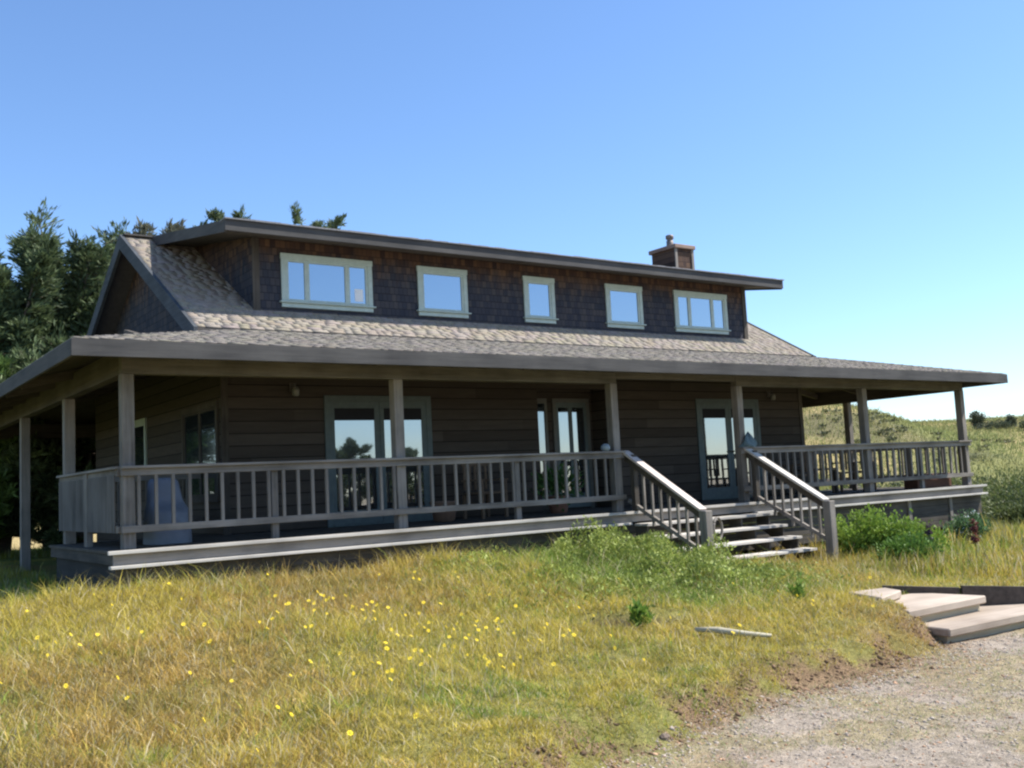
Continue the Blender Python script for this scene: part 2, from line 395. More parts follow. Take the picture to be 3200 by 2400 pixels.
# right hand meadow, left side and far swards
x, y = scatter(190000, 10, 42, -9, 24, 1.2, 14)
k = (y-edge_y(x) > .25); x, y = x[k], y[k]; n = len(x); col, mound = tints(x, y, n)
far = np.hypot(x+3.3, y+12.8); g = sstep(20, 34, far)[:, None]; col = col*(1-g*.7)+np.array([.22,.29,.085])*g*.7*RNG.uniform(.7, 1.3, (n, 1))
tag(blades('field_grass', x, y, RNG.gamma(4, .042, n)*(.6+.8*fbm(x, y, .5, 15)), .006+far*.0006, col, RNG.uniform(.1, .6, n)), 'tall green and gold grass of the meadow to the right of the porch', 'grass', kind='stuff')
x, y = scatter(60000, -10, 6, .4, 19, .6, 12)
k = (x < .1)|(y > 12.2); x, y = x[k], y[k]; n = len(x); col, _ = tints(x, y, n)
tag(blades('yard_grass', x, y, RNG.gamma(4, .03, n), .01, col*np.array([.62,.72,.6]), RNG.uniform(.1, .6, n)), 'green grass under the trees beside the left end of the house', 'grass', kind='stuff')
# short tufts on the driveway
x = RNG.uniform(-2, 14, 160000); y = RNG.uniform(-13, -6.4, 160000); d = edge_y(x)-y
k = (d > -.1)&((fbm(x, y, 1.4, 71)+.25*np.exp(-d/.6)+RNG.normal(0, .05, len(x))) > .5)&free(x, y); x, y = x[k], y[k]; n = len(x)
c = np.array([.42,.36,.21])*RNG.uniform(.7, 1.25, (n, 1)); c[RNG.random(n) < .35] *= np.array([.65,.95,.6])
tag(blades('driveway_grass', x, y, RNG.uniform(.01, .045, n), .006, c, RNG.uniform(.3, 1.6, n)), 'short sparse dry grass growing through the gravel driveway', 'grass', kind='stuff')
# crumbled soil along the worn lip of the bank
n = 5200; x = RNG.uniform(-1, 7, n*2); y = edge_y(x)+RNG.normal(.05, .16, n*2); k = free(x, y)&(fbm(x, y, 2.1, 61) > .4); x, y = x[k][:n], y[k][:n]; n = len(x)
z = height(x, y); s = RNG.gamma(1.6, .0035, n)+.002
_oc = np.array([(1,0,0),(0,1,0),(-1,0,0),(0,-1,0),(0,0,1),(0,0,-1)]); _of = np.array([(0,1,4),(1,2,4),(2,3,4),(3,0,4),(1,0,5),(2,1,5),(3,2,5),(0,3,5)])
V = _oc[None]*s[:, None, None]*RNG.uniform(.5, 1.5, (n, 6, 3))*np.array([1.2,1.2,.8])+np.stack([x, y, z], -1)[:, None]
tag(np_mesh('soil_clods', V.reshape(-1, 3), (_of[None]+(np.arange(n)*6)[:, None, None]).reshape(-1, 3), tinted('loose_soil', .95, 0, .1), tint=np.repeat(np.array([.2,.13,.08])*RNG.uniform(.5, 1.5, (n, 1)), 6, 0)), 'crumbs of reddish brown soil along the edge of the bank', 'soil', kind='stuff')
# gravel stones
n = 42000; x = RNG.uniform(-1, 13, n); y = edge_y(x)-np.abs(RNG.uniform(-.4, 5, n)); k = free(x, y); x, y = x[k], y[k]; n = len(x)
z = height(x, y); s = RNG.gamma(3, .0016, n)+.003
oc = np.array([(1,0,0),(0,1,0),(-1,0,0),(0,-1,0),(0,0,1),(0,0,-1)])
V = oc[None]*s[:, None, None]*RNG.uniform(.6, 1.4, (n, 6, 3))*np.array([1.3,1.3,.7])+np.stack([x, y, z], -1)[:, None]
of = np.array([(0,1,4),(1,2,4),(2,3,4),(3,0,4),(1,0,5),(2,1,5),(3,2,5),(0,3,5)])
F = (of[None]+(np.arange(n)*6)[:, None, None]).reshape(-1, 3)
c = np.array([.39,.33,.27])*RNG.uniform(.6, 1.3, (n, 1)); c[RNG.random(n) < .2] *= np.array([1.1,.8,.6])
tag(np_mesh('gravel', V.reshape(-1, 3), F, tinted('gravel_stones', .9, 0, .2), tint=np.repeat(c, 6, 0)), 'small grey and tan stones loose on the driveway', 'gravel', kind='stuff')

# ------------------------------------------------------------------ the house
XP = [0, 3.75, 7.83, 10.88, 14.62, 18.19]; XL, XR, YW, YB = 2.0, 15.55, 2.3, 10.26; RX = 18.19
house = empty('farmhouse', (0, 0, 0), 'weathered two storey wooden house with wraparound porch and long shed dormer', 'house')
# walls: front wall with the recessed entry, side and back walls (hollow shell 0.15 thick)
EX0, EX1, EY = 8.0, 9.72, 2.8
m = MB(); T = .15; ZT = 3.1; ZB = -.5
m.box(XL, EX0, YW, YW+T, ZB, ZT); m.box(EX1, XR, YW, YW+T, ZB, ZT); m.box(EX0, EX1, YW+.002, YW+T, 2.3, ZT)
m.box(EX0-T, EX0, YW+T, EY+T, ZB, ZT-.01); m.box(EX1, EX1+T, YW+T, EY+T, ZB, ZT-.01); m.box(EX0, EX1, EY, EY+T, ZB, 2.4)
m.box(XL, XL+T, YW+T, YB-T, ZB, ZT); m.box(XR-T, XR, YW+T, YB-T, ZB, ZT); m.box(XL, XR, YB-T, YB, ZB, ZT)
m.build('wall', SIDING, house)
for cx in ((XL, YW), (XR, YW)):
    s = -1 if cx[0] == XL else 1
    MB().box(cx[0]-.02 if s < 0 else cx[0]-.09, cx[0]+.09 if s < 0 else cx[0]+.02, YW-.022, YW, ZB, 2.95).build('corner_board', WD['z'], house)
MB().box(EX1+.01, EX1+.12, YW-.02, YW, 0, 2.3).build('corner_board', ETRIM, house)
# gable walls (triangles above the porch roof)
RZ0, SL, RY = 3.14, .57, 6.28
def rz(y): return RZ0+SL*(min(y, 2*RY-y)-2.2)
for gx, s in ((XL, 1), (XR-T, 1)):
    m = MB(); a = [(YW, 3.0), (YB, 3.0), (YB, rz(YB)-.12), (RY, rz(RY)-.12), (YW, rz(YW)-.12)]
    n = 5; m.v = [(gx, p[0], p[1]) for p in a]+[(gx+T, p[0], p[1]) for p in a]
    m.f = [tuple(range(5))[::-1], tuple(range(5, 10))]+[(i, (i+1) % 5, 5+(i+1) % 5, 5+i) for i in range(5)]
    m.build('gable_wall', SHY, house)
# shakes laid on a sloping plane as thin wedges
def shakes(origin, ux, up, nrm, xr, length, course, wr, thick, base, var, seed):
    """xr(t): x-range of the roof at distance t up the slope; returns verts, faces, tints"""
    r = np.random.default_rng(seed); V = []; F = []; C = []
    o = np.array(origin, float); ux = np.array(ux, float); up = np.array(up, float); nrm = np.array(nrm, float)
    t = 0.0; k = 0
    while t < length:
        a, b = xr(t); x = a-r.uniform(0, .1)
        ln = min(course*1.25, length-t)
        while x < b:
            w = r.uniform(*wr); x0, x1 = max(x, a), min(x+w, b); x += w+.0015
            if x1-x0 < .02: continue
            tt = t+r.uniform(-.009, .009)*(1 if k else .5); th = thick*r.uniform(.6, 1.5); lift = .005
            P = [o+ux*x0+up*tt+nrm*lift, o+ux*x1+up*tt+nrm*lift, o+ux*x1+up*(tt+ln)+nrm*.002, o+ux*x0+up*(tt+ln)+nrm*.002,
                 o+ux*x0+up*tt+nrm*(lift+th), o+ux*x1+up*tt+nrm*(lift+th*r.uniform(.8, 1.2)), o+ux*x1+up*(tt+ln)+nrm*.006, o+ux*x0+up*(tt+ln)+nrm*.006]
            q = len(V); V += P; F += [(q+4,q+5,q+6,q+7),(q,q+1,q+5,q+4),(q+1,q+2,q+6,q+5),(q+3,q,q+4,q+7)]
            c = np.array(base)*r.uniform(1-var, 1+var)*np.array([1, r.uniform(.95, 1.03), r.uniform(.88, 1.05)]); C += [c]*8
        t += course; k += 1
    return np.array(V), np.array(F), np.array(C)
TAN = (.265,.232,.195); PTAN = (.19,.174,.156)
ys, zs = 1/math.hypot(1, SL), SL/math.hypot(1, SL); GX0, GX1 = 1.6, 15.95
# steep roof: slab, shakes, rake boards
m = MB()
for s in (0, 1):
    y0, y1 = (2.2, RY) if s == 0 else (2*RY-2.2, RY); z0, z1 = RZ0, rz(RY)
    m.hexa([(GX0,y0,z0-.1),(GX1,y0,z0-.1),(GX1,y1,z1-.1),(GX0,y1,z1-.1),(GX0,y0,z0),(GX1,y0,z0),(GX1,y1,z1),(GX0,y1,z1)])
roof = m.build('roof', UNDER, house)
V, F, C = shakes((0,2.2,RZ0), (1,0,0), (0,ys,zs), (0,-zs,ys), lambda t: (GX0, GX1), (RY-2.2)/ys, .11, (.1,.3), .006, TAN, .1, 3)
np_mesh('shingles', V, F, SHAKE, roof, tint=C)
MB().beam((GX0+.001,RY,rz(RY)+.03),(GX1,RY,rz(RY)+.03),.22,.03).build('ridge_cap', UNDER, roof)
RAKE = wood('dark_rake_wood', (.035,.04,.046), (.08,.09,.1), 'y')
for gx in (GX0-.035, GX1+.035):
    m = MB()
    for y0, y1 in ((2.12, RY), (2*RY-2.12, RY)):
        z0, z1 = rz(2.2)-SL*.08, rz(RY)
        m.hexa([(gx-.03,y0,z0-.24),(gx+.03,y0,z0-.24),(gx+.03,y1,z1-.24),(gx-.03,y1,z1-.24),(gx-.03,y0,z0+.035),(gx+.03,y0,z0+.035),(gx+.03,y1,z1+.035),(gx-.03,y1,z1+.035)])
    m.build('rake_board', RAKE, roof)
# porch roof: front and side slopes around the house
EV, EZ = -.88, 2.42; E0 = -.78; E1 = RX+.4; EB = YB+2.3+.93; D2 = 3.08; PS = .7/D2
pz = lambda dd: EZ+PS*dd
m = MB(); I0, I1 = 2.2, 15.95; SX = (I0-E0)/D2; SX1_ = (E1-I1)/D2
pr = [(E0,EV),(E1,EV),(E1,EB),(E0,EB)]
inn = [(I0,EV+D2),(I1,EV+D2),(I1,EB-D2),(I0,EB-D2)]
for i in range(4):
    a, b = pr[i], pr[(i+1) % 4]; c, d_ = inn[(i+1) % 4], inn[i]
    m.hexa([(*a,EZ-.08),(*b,EZ-.08),(*c,pz(D2)-.08),(*d_,pz(D2)-.08),(*a,EZ),(*b,EZ),(*c,pz(D2)),(*d_,pz(D2))])
proof = m.build('porch_roof', WD['y'], house)
n_ = math.hypot(1, PS); V, F, C = shakes((0,EV-.03,EZ-.007), (1,0,0), (0,1/n_,PS/n_), (0,-PS/n_,1/n_), lambda t: (E0-.03+SX*t/n_, E1+.03-SX1_*t/n_), D2*n_, .12, (.1,.3), .008, PTAN, .14, 5)
np_mesh('shingles', V, F, SHAKE, proof, tint=C)
m = MB(); q = MB()
SIDESH = plain('side_shingle_tan', PTAN, .9, .3, 25)
for sx in (0, 1):   # simpler courses on the two side slopes
    X0 = E0 if sx == 0 else E1; sg = SX if sx == 0 else -SX1_
    m = MB()
    for i in range(19):
        t = i*.155; 
        m.hexa([(X0+sg*t,EV+t+.05,pz(t)+.005),(X0+sg*(t+.16),EV+t+.16,pz(t+.16)+.003),(X0+sg*(t+.16),EB-t-.16,pz(t+.16)+.003),(X0+sg*t,EB-t-.05,pz(t)+.005),
                (X0+sg*t,EV+t+.05,pz(t)+.028),(X0+sg*(t+.16),EV+t+.16,pz(t+.16)+.008),(X0+sg*(t+.16),EB-t-.16,pz(t+.16)+.008),(X0+sg*t,EB-t-.05,pz(t)+.028)])
    m.build('side_shingles', SIDESH, proof)
F0 = .045
for a, b, ax in (((E0-F0,EV-F0/2),(E1+F0,EV-F0/2),'x'),((E0-F0/2,EV),(E0-F0/2,EB),'y'),((E1+F0/2,EV),(E1+F0/2,EB),'y'),((E0-F0,EB+F0/2),(E1+F0,EB+F0/2),'x')):
    MB().beam((*a,EZ-.107),(*b,EZ-.107),F0,.195).build('fascia', WF[ax], proof, bevel=.005)
# rafters under the porch roof
for i, x in enumerate(np.arange(.6, 18, 1.22)):
    if E0+.1 < x < E1:
        MB().beam((x,EV+.03,EZ-.15),(x,YW-.02,pz(YW-EV)-.15),.07,.13).build('rafter', WD['y'], proof)
for y in np.arange(2.6, 10, 1.22):
    for s in (0, 1):
        a, b = ((E0+.03, XL-.02) if s == 0 else (E1-.03, XR+.02))
        MB().beam((a,y,EZ-.15),(b,y,pz(2.7)-.15),.07,.13).build('rafter', WD['x'], proof)
# beams
WBM = wood('porch_beam_wood', (.07,.064,.054), (.17,.155,.13), 'x')
BZ0, BZ1 = 2.13, 2.4
for x0, x1, zb in ((-.07, XP[2]+.07, BZ0), (XP[2]+.072, XP[3]-.072, BZ0+.09), (XP[3]-.07, RX+.07, BZ0)):
    MB().box(x0, x1, -.07, .07, zb, BZ1+.05).build('porch_beam', WBM, house, bevel=.006)
for x in (0, RX): MB().box(x-.068, x+.068, .072, YB+2.3, BZ0+.002, BZ1+.05).build('porch_beam', WD['y'], house)
MB().box(.07, RX-.07, YB+2.23, YB+2.37, BZ0, BZ1+.05).build('porch_beam', WD['x'], house)
# posts
PO = [(x, 0) for x in XP]+[(0, 3.2), (0, 6.7), (0, YB+2.3), (RX, 3.0), (RX, YB+2.3), (9, YB+2.3)]
for x, y in PO:
    zb = 0 if y < 3.3 else H(x, y)-.3
    MB().box(x-.075, x+.075, y-.075, y+.075, zb, BZ0).build('porch_post', W['z'], house, bevel=.008)
# deck
DD = .23; YD = 3.25
deck = empty('porch_deck', (0, 0, 0), parent=house)
m = MB(); yy = -DD-.02; i = 0
boards = []
while yy < YW:
    y1 = min(yy+.138, YW-.002)
    if y1-yy > .04: m.box(-DD-.02, RX+DD+.02, yy, y1, -.04, 0)
    yy += .144
yy = YW
m.box(-DD-.02, XL-.002, YW+.002, YD+.12, -.04, 0); m.box(XR+.002, RX+DD+.02, YW+.002, YD+.12, -.04, 0); m.box(EX0+.002, EX1-.002, YW+.002, EY-.002, -.04, 0)
m.build('floor_boards', WD['x'], deck, bevel=.004)
MB().box(-DD-.075, RX+DD+.07, -DD-.068, -DD-.026, -.042, .003).build('deck_nosing', WP['x'], deck, bevel=.004)
m = MB(); m.box(-DD, RX+DD, -DD, -DD+.04, -.17, -.042); m.build('rim_board', W['x'], deck)
for x in (-DD, RX+DD-.04): MB().box(x, x+.04, -DD+.042, YD+.1, -.17, -.042).build('rim_board', WD['y'], deck)
for x0, x1 in ((-DD-.05, XP[2]+.02), (XP[3]-.02, RX+DD+.05)):
    MB().box(x0, x1, -DD-.085, -DD+.03, -.212, -.175).build('deck_ledge', WP['x'], deck, bevel=.004)
m = MB()
for i in range(4): m.box(-DD+.03, RX+DD-.03, -DD+.05+(i % 2)*.003, -DD+.075, -.21-.16*(i+1)+.005, -.21-.16*i)
m.build('skirt_board', WD['x'], deck)
for i, x in enumerate((15.6, 17.1)): MB().box(x, x+.1, -DD+.02, -DD+.049, -1.25, -.21).build('skirt_post', W['z'], deck)
DKS = wood('black_stained_skirt', (.018,.016,.014), (.05,.044,.038), 'y')
MB().box(-DD+.06, -DD+.1, -DD+.1, YD, -.7, -.18).build('skirt_board', DKS, deck)
MB().box(RX+DD-.1, RX+DD-.06, -DD+.1, YD, -1.4, -.18).build('skirt_board', WD['y'], deck)

# railings
balu = {}
def baluster(rail, x, y, z0, z1):
    key = round(z1-z0, 3)
    if key not in balu:
        m = MB(); m.box(-.019, .019, -.019, .019, 0, z1-z0)
        o = m.build('baluster', W['z'], None); balu[key] = o
    else:
        o = balu[key].copy(); COL.objects.link(o)
    o.parent = rail; o.location = Vector((x, y, z0))-world_loc(rail); o.rotation_euler.z = random.uniform(-.06, .06)
def railing(a, b, mids, axis, skip=()):
    rl = empty('railing', (a[0], a[1], 0), parent=house)
    L = math.hypot(b[0]-a[0], b[1]-a[1]); ux, uy = (b[0]-a[0])/L, (b[1]-a[1])/L
    MB().beam((*a,.985),(*b,.985),.13,.035).build('rail_cap', W[axis], rl, bevel=.004)
    MB().beam((*a,.925),(*b,.925),.045,.085).build('top_rail', W[axis], rl, bevel=.003)
    MB().beam((*a,.24),(*b,.24),.045,.085).build('bottom_rail', W[axis], rl, bevel=.003)
    for t in mids:
        MB().box(a[0]+ux*t-.045*abs(ux)-.04*abs(uy)+(.0), a[0]+ux*t+.045*abs(ux)+.04*abs(uy), a[1]+uy*t-.045*abs(uy)+(.024 if ux else -.04), a[1]+uy*t+.045*abs(uy)+(.1 if ux else .04), 0, .967).build('rail_post', W['z'], rl, bevel=.004)
    n = int(L/.205)
    for i in range(1, n):
        t = i*L/n
        if any(abs(t-q) < .075 for q in mids) or any(abs(t-q) < .1 for q in skip): continue
        baluster(rl, a[0]+ux*t, a[1]+uy*t, .283, .883)
    return rl
YR = -.1
railing((-.1, YR), (XP[2]+.1, YR), (1.95, 5.87), 'x', (.1, XP[1]+.1, XP[2]+.1))
railing((XP[3]-.1, YR), (RX+.1, YR), (1.97, 5.63), 'x', (.1, XP[4]-XP[3]+.1, RX-XP[3]+.1))
WSB = wood('side_board_wood', (.06,.054,.048), (.16,.145,.13), 'z')
rl = railing((-.1, -.02), (-.1, 3.28), (1.6,), 'y', tuple(np.arange(0, 3.4, .1)))
for i in range(26):
    y = .09+i*.122
    if abs(y+.05-1.58) > .06: MB().box(-.135, -.123, y, y+.112, .2, .9).build('side_board', WSB, rl)
railing((RX+.1, -.02), (RX+.1, 3.1), (1.5,), 'y', (.1, 3.0))
railing((XR+.03, 3.08), (RX-.05, 3.08), (1.3,), 'x', ())
railing((.1, 3.28), (XL-.03, 3.28), (), 'x', ())

# stairs
st = empty('porch_stairs', (XP[2], -DD, -1), parent=house)
SX0, SX1 = 7.98, 10.95; SY = -1.8
for i in range(1, 5):
    for kx in (0, 1):
        MB().box(SX0-.04, SX1+.05, -DD-.03-.3*i-.0+kx*.152, -DD-.03-.3*i+.145+kx*.152, -.2*i-.042, -.2*i+(.0015 if kx else 0)).build('tread', WP['x'], st, bevel=.004)
for x in (SX0+.02, (SX0+SX1)/2-.3, (SX0+SX1)/2+.75, SX1-.02):
    m = MB(); m.hexa([(x-.02,-DD-1.35,-1.3),(x+.02,-DD-1.35,-1.3),(x+.02,-DD+.0,-.42),(x-.02,-DD+.0,-.42),(x-.02,-DD-1.35,-1.16),(x+.02,-DD-1.35,-1.16),(x+.02,-DD,-.28),(x-.02,-DD,-.28)])
    for i in range(1, 5): m.box(x-.019, x+.019, -DD-.3*i+.02, -DD-.3*(i-1), -.2*i-.2, -.2*i-.043)
    m.build('stringer', WD['y'], st)
for x, zb in ((SX0+.03, -1.2), (SX1, -1.35)):
    nw = MB().box(x-.075, x+.075, SY-.075, SY+.075, zb, .0).build('newel_post', W['z'], st, bevel=.01)
    a = Vector((x, -.08, .97)); b = Vector((x, SY+.02, -.01)); up = (0, 0, 1)
    MB().beam(a+Vector((-.03,0,.02)), b+Vector((-.03,0,.02)), .16, .04).build('handrail_cap', wood('rail_cap_wood', (.36,.3,.26), (.6,.52,.46), 'y') if x < 9 else WP['y'], st, bevel=.004)
    MB().beam(a-Vector((0,0,.075)), b-Vector((0,0,.075)), .05, .14).build('handrail', WD['y'], st)
    MB().beam(a-Vector((0,0,.79)), b-Vector((0,0,.66)), .05, .06).build('bottom_rail', W['y'], st)
    for i in range(1, 9):
        t = i/9; p0 = a.lerp(b, t); lo = (a-Vector((0,0,.79))).lerp(b-Vector((0,0,.66)), t)
        MB().box(x-.019, x+.019, p0.y-.019, p0.y+.019, lo.z-(.14 if i % 2 else .06), p0.z-.1).build('baluster', W['z'], st)
# stair rail top posts
for x in (SX0+.03, SX1): MB().box(x-.045, x+.045, -DD-.06, -DD+.03, -.04, .93).build('rail_post', WD['z'], st)

# ---------------------------------------------------------------- windows and doors
def window(x0, x1, z0, z1, y, lights, mat=TRIM, parent=house, gl=GLASS):
    """x0..x1, z0..z1 outer casing, front wall at y; lights: relative widths of the panes"""
    w = empty('window', ((x0+x1)/2, y, z0), parent=parent); c = .085
    m = MB(); m.box(x0, x0+c, y-.035, y, z0+.1, z1-c-.01); m.box(x1-c, x1, y-.035, y, z0+.1, z1-c-.01); m.box(x0-.01, x1+.01, y-.04, y, z1-c-.01, z1)
    m.build('casing', mat, w, bevel=.004)
    m = MB(); m.box(x0-.04, x1+.04, y-.075, y, z0+.075, z0+.1); m.box(x0, x1, y-.035, y, z0, z0+.074); m.build('sill', mat, w, bevel=.004)
    ix0, ix1, iz0, iz1 = x0+c, x1-c, z0+.1, z1-c-.01
    tot = sum(lights); xx = ix0; fr = MB(); fw = .045
    for i, l in enumerate(lights):
        wd = (ix1-ix0)*l/tot; a, b = xx, xx+wd; xx = b
        fr.box(a, a+fw, y-.022, y, iz0, iz1); fr.box(b-fw, b, y-.022, y, iz0, iz1)
        fr.box(a+fw, b-fw, y-.0215, y, iz0, iz0+fw); fr.box(a+fw, b-fw, y-.0215, y, iz1-fw, iz1)
        MB().box(a+fw, b-fw, y-.006, y-.002, iz0+fw, iz1-fw).build('pane', gl, w)
    fr.build('sash', mat, w)
    return w
DY = 3.0; DX0, DX1 = 2.82, 14.7
# dormer body
dz = lambda yy: 4.83+(rz(RY)-4.83)*(yy-2.38)/(RY-2.38)      # underside line of the dormer roof
m = MB()
m.box(DX0, DX1, DY, DY+.12, rz(DY)-.12, dz(DY)-.1)
m.build('dormer_wall', SHX, house)
for x in (DX0, DX1-.12):
    m = MB(); a = [(DY+.12, rz(DY+.12)-.1), (RY, rz(RY)-.1), (RY, dz(RY)-.1), (DY+.12, dz(DY+.12)-.1)]
    k = 4; m.v = [(x, p[0], p[1]) for p in a]+[(x+.12, p[0], p[1]) for p in a]
    m.f = [(3,2,1,0), (4,5,6,7)]+[(i, (i+1) % 4, 4+(i+1) % 4, 4+i) for i in range(4)]
    m.build('dormer_side_wall', SHY, house)
for x0, x1 in ((DX0-.015, DX0+.1), (DX1-.1, DX1+.015)):
    MB().box(x0, x1, DY-.025, DY, rz(DY)-.1, dz(DY)-.1).build('corner_board', WD['z'], house)
QX0, QX1, QY = 2.15, 15.2, 2.33
m = MB(); m.hexa([(QX0,QY,4.72),(QX1,QY,4.72),(QX1,RY+.1,rz(RY)-.09),(QX0,RY+.1,rz(RY)-.09),(QX0,QY,4.87),(QX1,QY,4.87),(QX1,RY+.1,rz(RY)+.06),(QX0,RY+.1,rz(RY)+.06)])
dr = m.build('dormer_roof', WD['y'], house)
MB().box(QX0-.04, QX1+.04, QY-.04, QY-.001, 4.705, 4.88).build('fascia', WF['x'], dr, bevel=.004)
r2 = np.random.default_rng(9); m = MB(); x = QX0-.05      # drip edge of shingles on the fascia
while x < QX1+.05:
    w_ = r2.uniform(.12, .26); m.box(x, min(x+w_, QX1+.05), QY-.075, QY+.2, 4.884, 4.9+r2.uniform(0, .012)); x += w_+.003
m.build('shingles', plain('eave_shingle_grey', (.2,.2,.21), .9, .3, 25), dr)
for x in (QX0-.022, QX1+.022):
    m = MB(); m.hexa([(x-.018,QY,4.685),(x+.018,QY,4.685),(x+.018,RY+.1,rz(RY)-.12),(x-.018,RY+.1,rz(RY)-.12),(x-.018,QY,4.875),(x+.018,QY,4.875),(x+.018,RY+.1,rz(RY)+.065),(x-.018,RY+.1,rz(RY)+.065)])
    m.build('fascia', WF['y'], dr)
w1 = window(3.3, 5.0, 3.68, 4.6, DY, (1, 2, 1.05))
window(5.93, 7.0, 3.68, 4.6, DY, (1,)); window(8.32, 9.08, 3.68, 4.6, DY, (1,)); window(10.43, 11.45, 3.68, 4.6, DY, (1,)); window(12.4, 14.06, 3.68, 4.6, DY, (1, 1.9, 1.05))
MB().box(4.66, 4.82, DY-.009, DY-.0065, 3.86, 4.08).build('notice_card', plain('white_card', (.8,.8,.78), .7, .03), w1)
# French doors on the ground floor
def door_pair(x0, x1, z1, y, mat, gl, gap=.11, gw=.68):
    d = empty('french_door', ((x0+x1)/2, y, 0), parent=house); c = .1
    m = MB(); m.box(x0, x0+c, y-.03, y, 0, z1); m.box(x1-c, x1, y-.03, y, 0, z1); m.box(x0+c, x1-c, y-.031, y, z1-c, z1); m.box(x0+c, x1-c, y-.05, y, 0, .03)
    m.build('casing', mat, d, bevel=.004)
    mid = (x0+x1)/2
    for s, (a, b) in enumerate(((x0+c, mid-.004), (mid+.004, x1-c))):
        m = MB(); s0 = .075
        m.box(a, a+s0, y-.02, y, .032, z1-c); m.box(b-s0-.02, b, y-.02, y, .032, z1-c); m.box(a+s0, b-s0-.02, y-.0195, y, .032, .25); m.box(a+s0, b-s0-.02, y-.0195, y, z1-c-.11, z1-c)
        m.build('leaf', mat, d)
        MB().box(a+s0, b-s0-.02, y-.009, y-.004, .25, z1-c-.11).build('pane', gl, d)
        if gl is DGLASS: MB().box(a+s0, b-s0-.02, y-.016, y-.01, 1.72, z1-c-.11).build('soffit_reflection', plain('dark_soffit_reflection', (.012,.012,.016), .8), d)  # dark strip over the pane top, painted in as the reflection of soffit and beam
        MB().lathe(((b-.05) if s == 0 else (a+.04), y-.05, 1.0), [(.0,-.02),(.022,-.012),(.028,0),(.022,.012),(0,.02)], 10).build('handle', plain('brass', (.4,.3,.12), .35, .1, metal=1), d)
    return d
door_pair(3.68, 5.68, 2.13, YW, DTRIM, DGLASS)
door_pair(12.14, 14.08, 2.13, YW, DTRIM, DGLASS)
# recessed entry: sidelight and door with two tall lights
e = empty('entry_door', (9.15, EY, 0), parent=house)
m = MB(); m.box(8.72, 8.8, EY-.03, EY, 0, 2.16); m.box(9.56, 9.64, EY-.03, EY, 0, 2.16); m.box(8.8, 9.56, EY-.031, EY, 2.08, 2.16); m.build('casing', ETRIM, e)
m = MB()
for a, b in ((8.8, 8.86), (9.11, 9.2), (9.5, 9.56)): m.box(a, b, EY-.02, EY, .03, 2.08)
for a, b in ((8.86, 9.11), (9.2, 9.5)): m.box(a, b, EY-.0195, EY, .03, .3); m.box(a, b, EY-.0195, EY, 1.98, 2.08)
m.build('leaf', DTRIM, e)
for a, b in ((8.86, 9.11), (9.2, 9.5)): MB().box(a, b, EY-.009, EY-.004, .3, 1.98).build('pane', DGLASS, e)
MB().box(9.13, 9.17, EY-.06, EY-.02, .95, 1.07).build('handle', plain('iron', (.05,.05,.05), .5), e)
s_ = empty('sidelight', (8.4, EY, 0), parent=house)
m = MB(); m.box(8.22, 8.28, EY-.03, EY, .1, 2.16); m.box(8.52, 8.58, EY-.03, EY, .1, 2.16); m.box(8.28, 8.52, EY-.03, EY, 2.06, 2.16); m.box(8.28, 8.52, EY-.03, EY, .1, .3); m.build('casing', ETRIM, s_)
MB().box(8.28, 8.52, EY-.012, EY-.004, .3, 2.06).build('pane', EGLASS, s_)
# side wall windows (face left)
def side_window(y0, y1, z0, z1, npan, mat, gl, c=.08):
    w = empty('window', (XL, (y0+y1)/2, z0), parent=house); x = XL
    m = MB(); m.box(x-.035, x, y0, y0+c, z0+c, z1-c); m.box(x-.035, x, y1-c, y1, z0+c, z1-c); m.box(x-.036, x, y0, y1, z1-c, z1); m.box(x-.06, x, y0-.03, y1+.03, z0, z0+c)
    m.build('casing', mat, w); L = (y1-y0-2*c)/npan; m = MB()
    for i in range(npan):
        a = y0+c+i*L; b = a+L; f = .05
        m.box(x-.02, x, a, a+f, z0+c, z1-c); m.box(x-.02, x, b-f, b, z0+c, z1-c); m.box(x-.0195, x, a+f, b-f, z0+c, z0+c+f); m.box(x-.0195, x, a+f, b-f, z1-c-f, z1-c)
        MB().box(x-.008, x-.003, a+f, b-f, z0+c+f, z1-c-f).build('pane', gl, w)
    m.build('sash', mat, w); return w
side_window(2.45, 4.2, .5, 2.05, 2, WD['z'], EGLASS)
side_window(6.35, 8.0, .95, 2.1, 1, TRIM, EGLASS)
# chimney (shingled box, metal flue)
ch = MB().box(14.56, 15.16, 5.0, 5.84, 5.0, 6.19).build('chimney', shingle_wall(0), house)
MB().box(14.535, 14.61, 4.97, 4.999, 5.0, 6.19).build('corner_board', W['z'], ch); MB().box(15.11, 15.185, 4.97, 4.999, 5.0, 6.19).build('corner_board', W['z'], ch)
MB().box(14.5, 15.22, 4.93, 5.9, 6.192, 6.29).build('cap', wood('cedar_cap', (.2,.13,.1), (.33,.24,.19), 'x'), ch, bevel=.01)
MB().lathe((14.6, 5.2, 6.29), [(.09,0),(.09,.12),(.075,.13),(.075,.17),(.1,.18),(.1,.26),(.06,.28),(0,.29)], 16).build('flue', plain('flue_metal', (.2,.17,.15), .6, .4, metal=.3), ch, smooth=True)

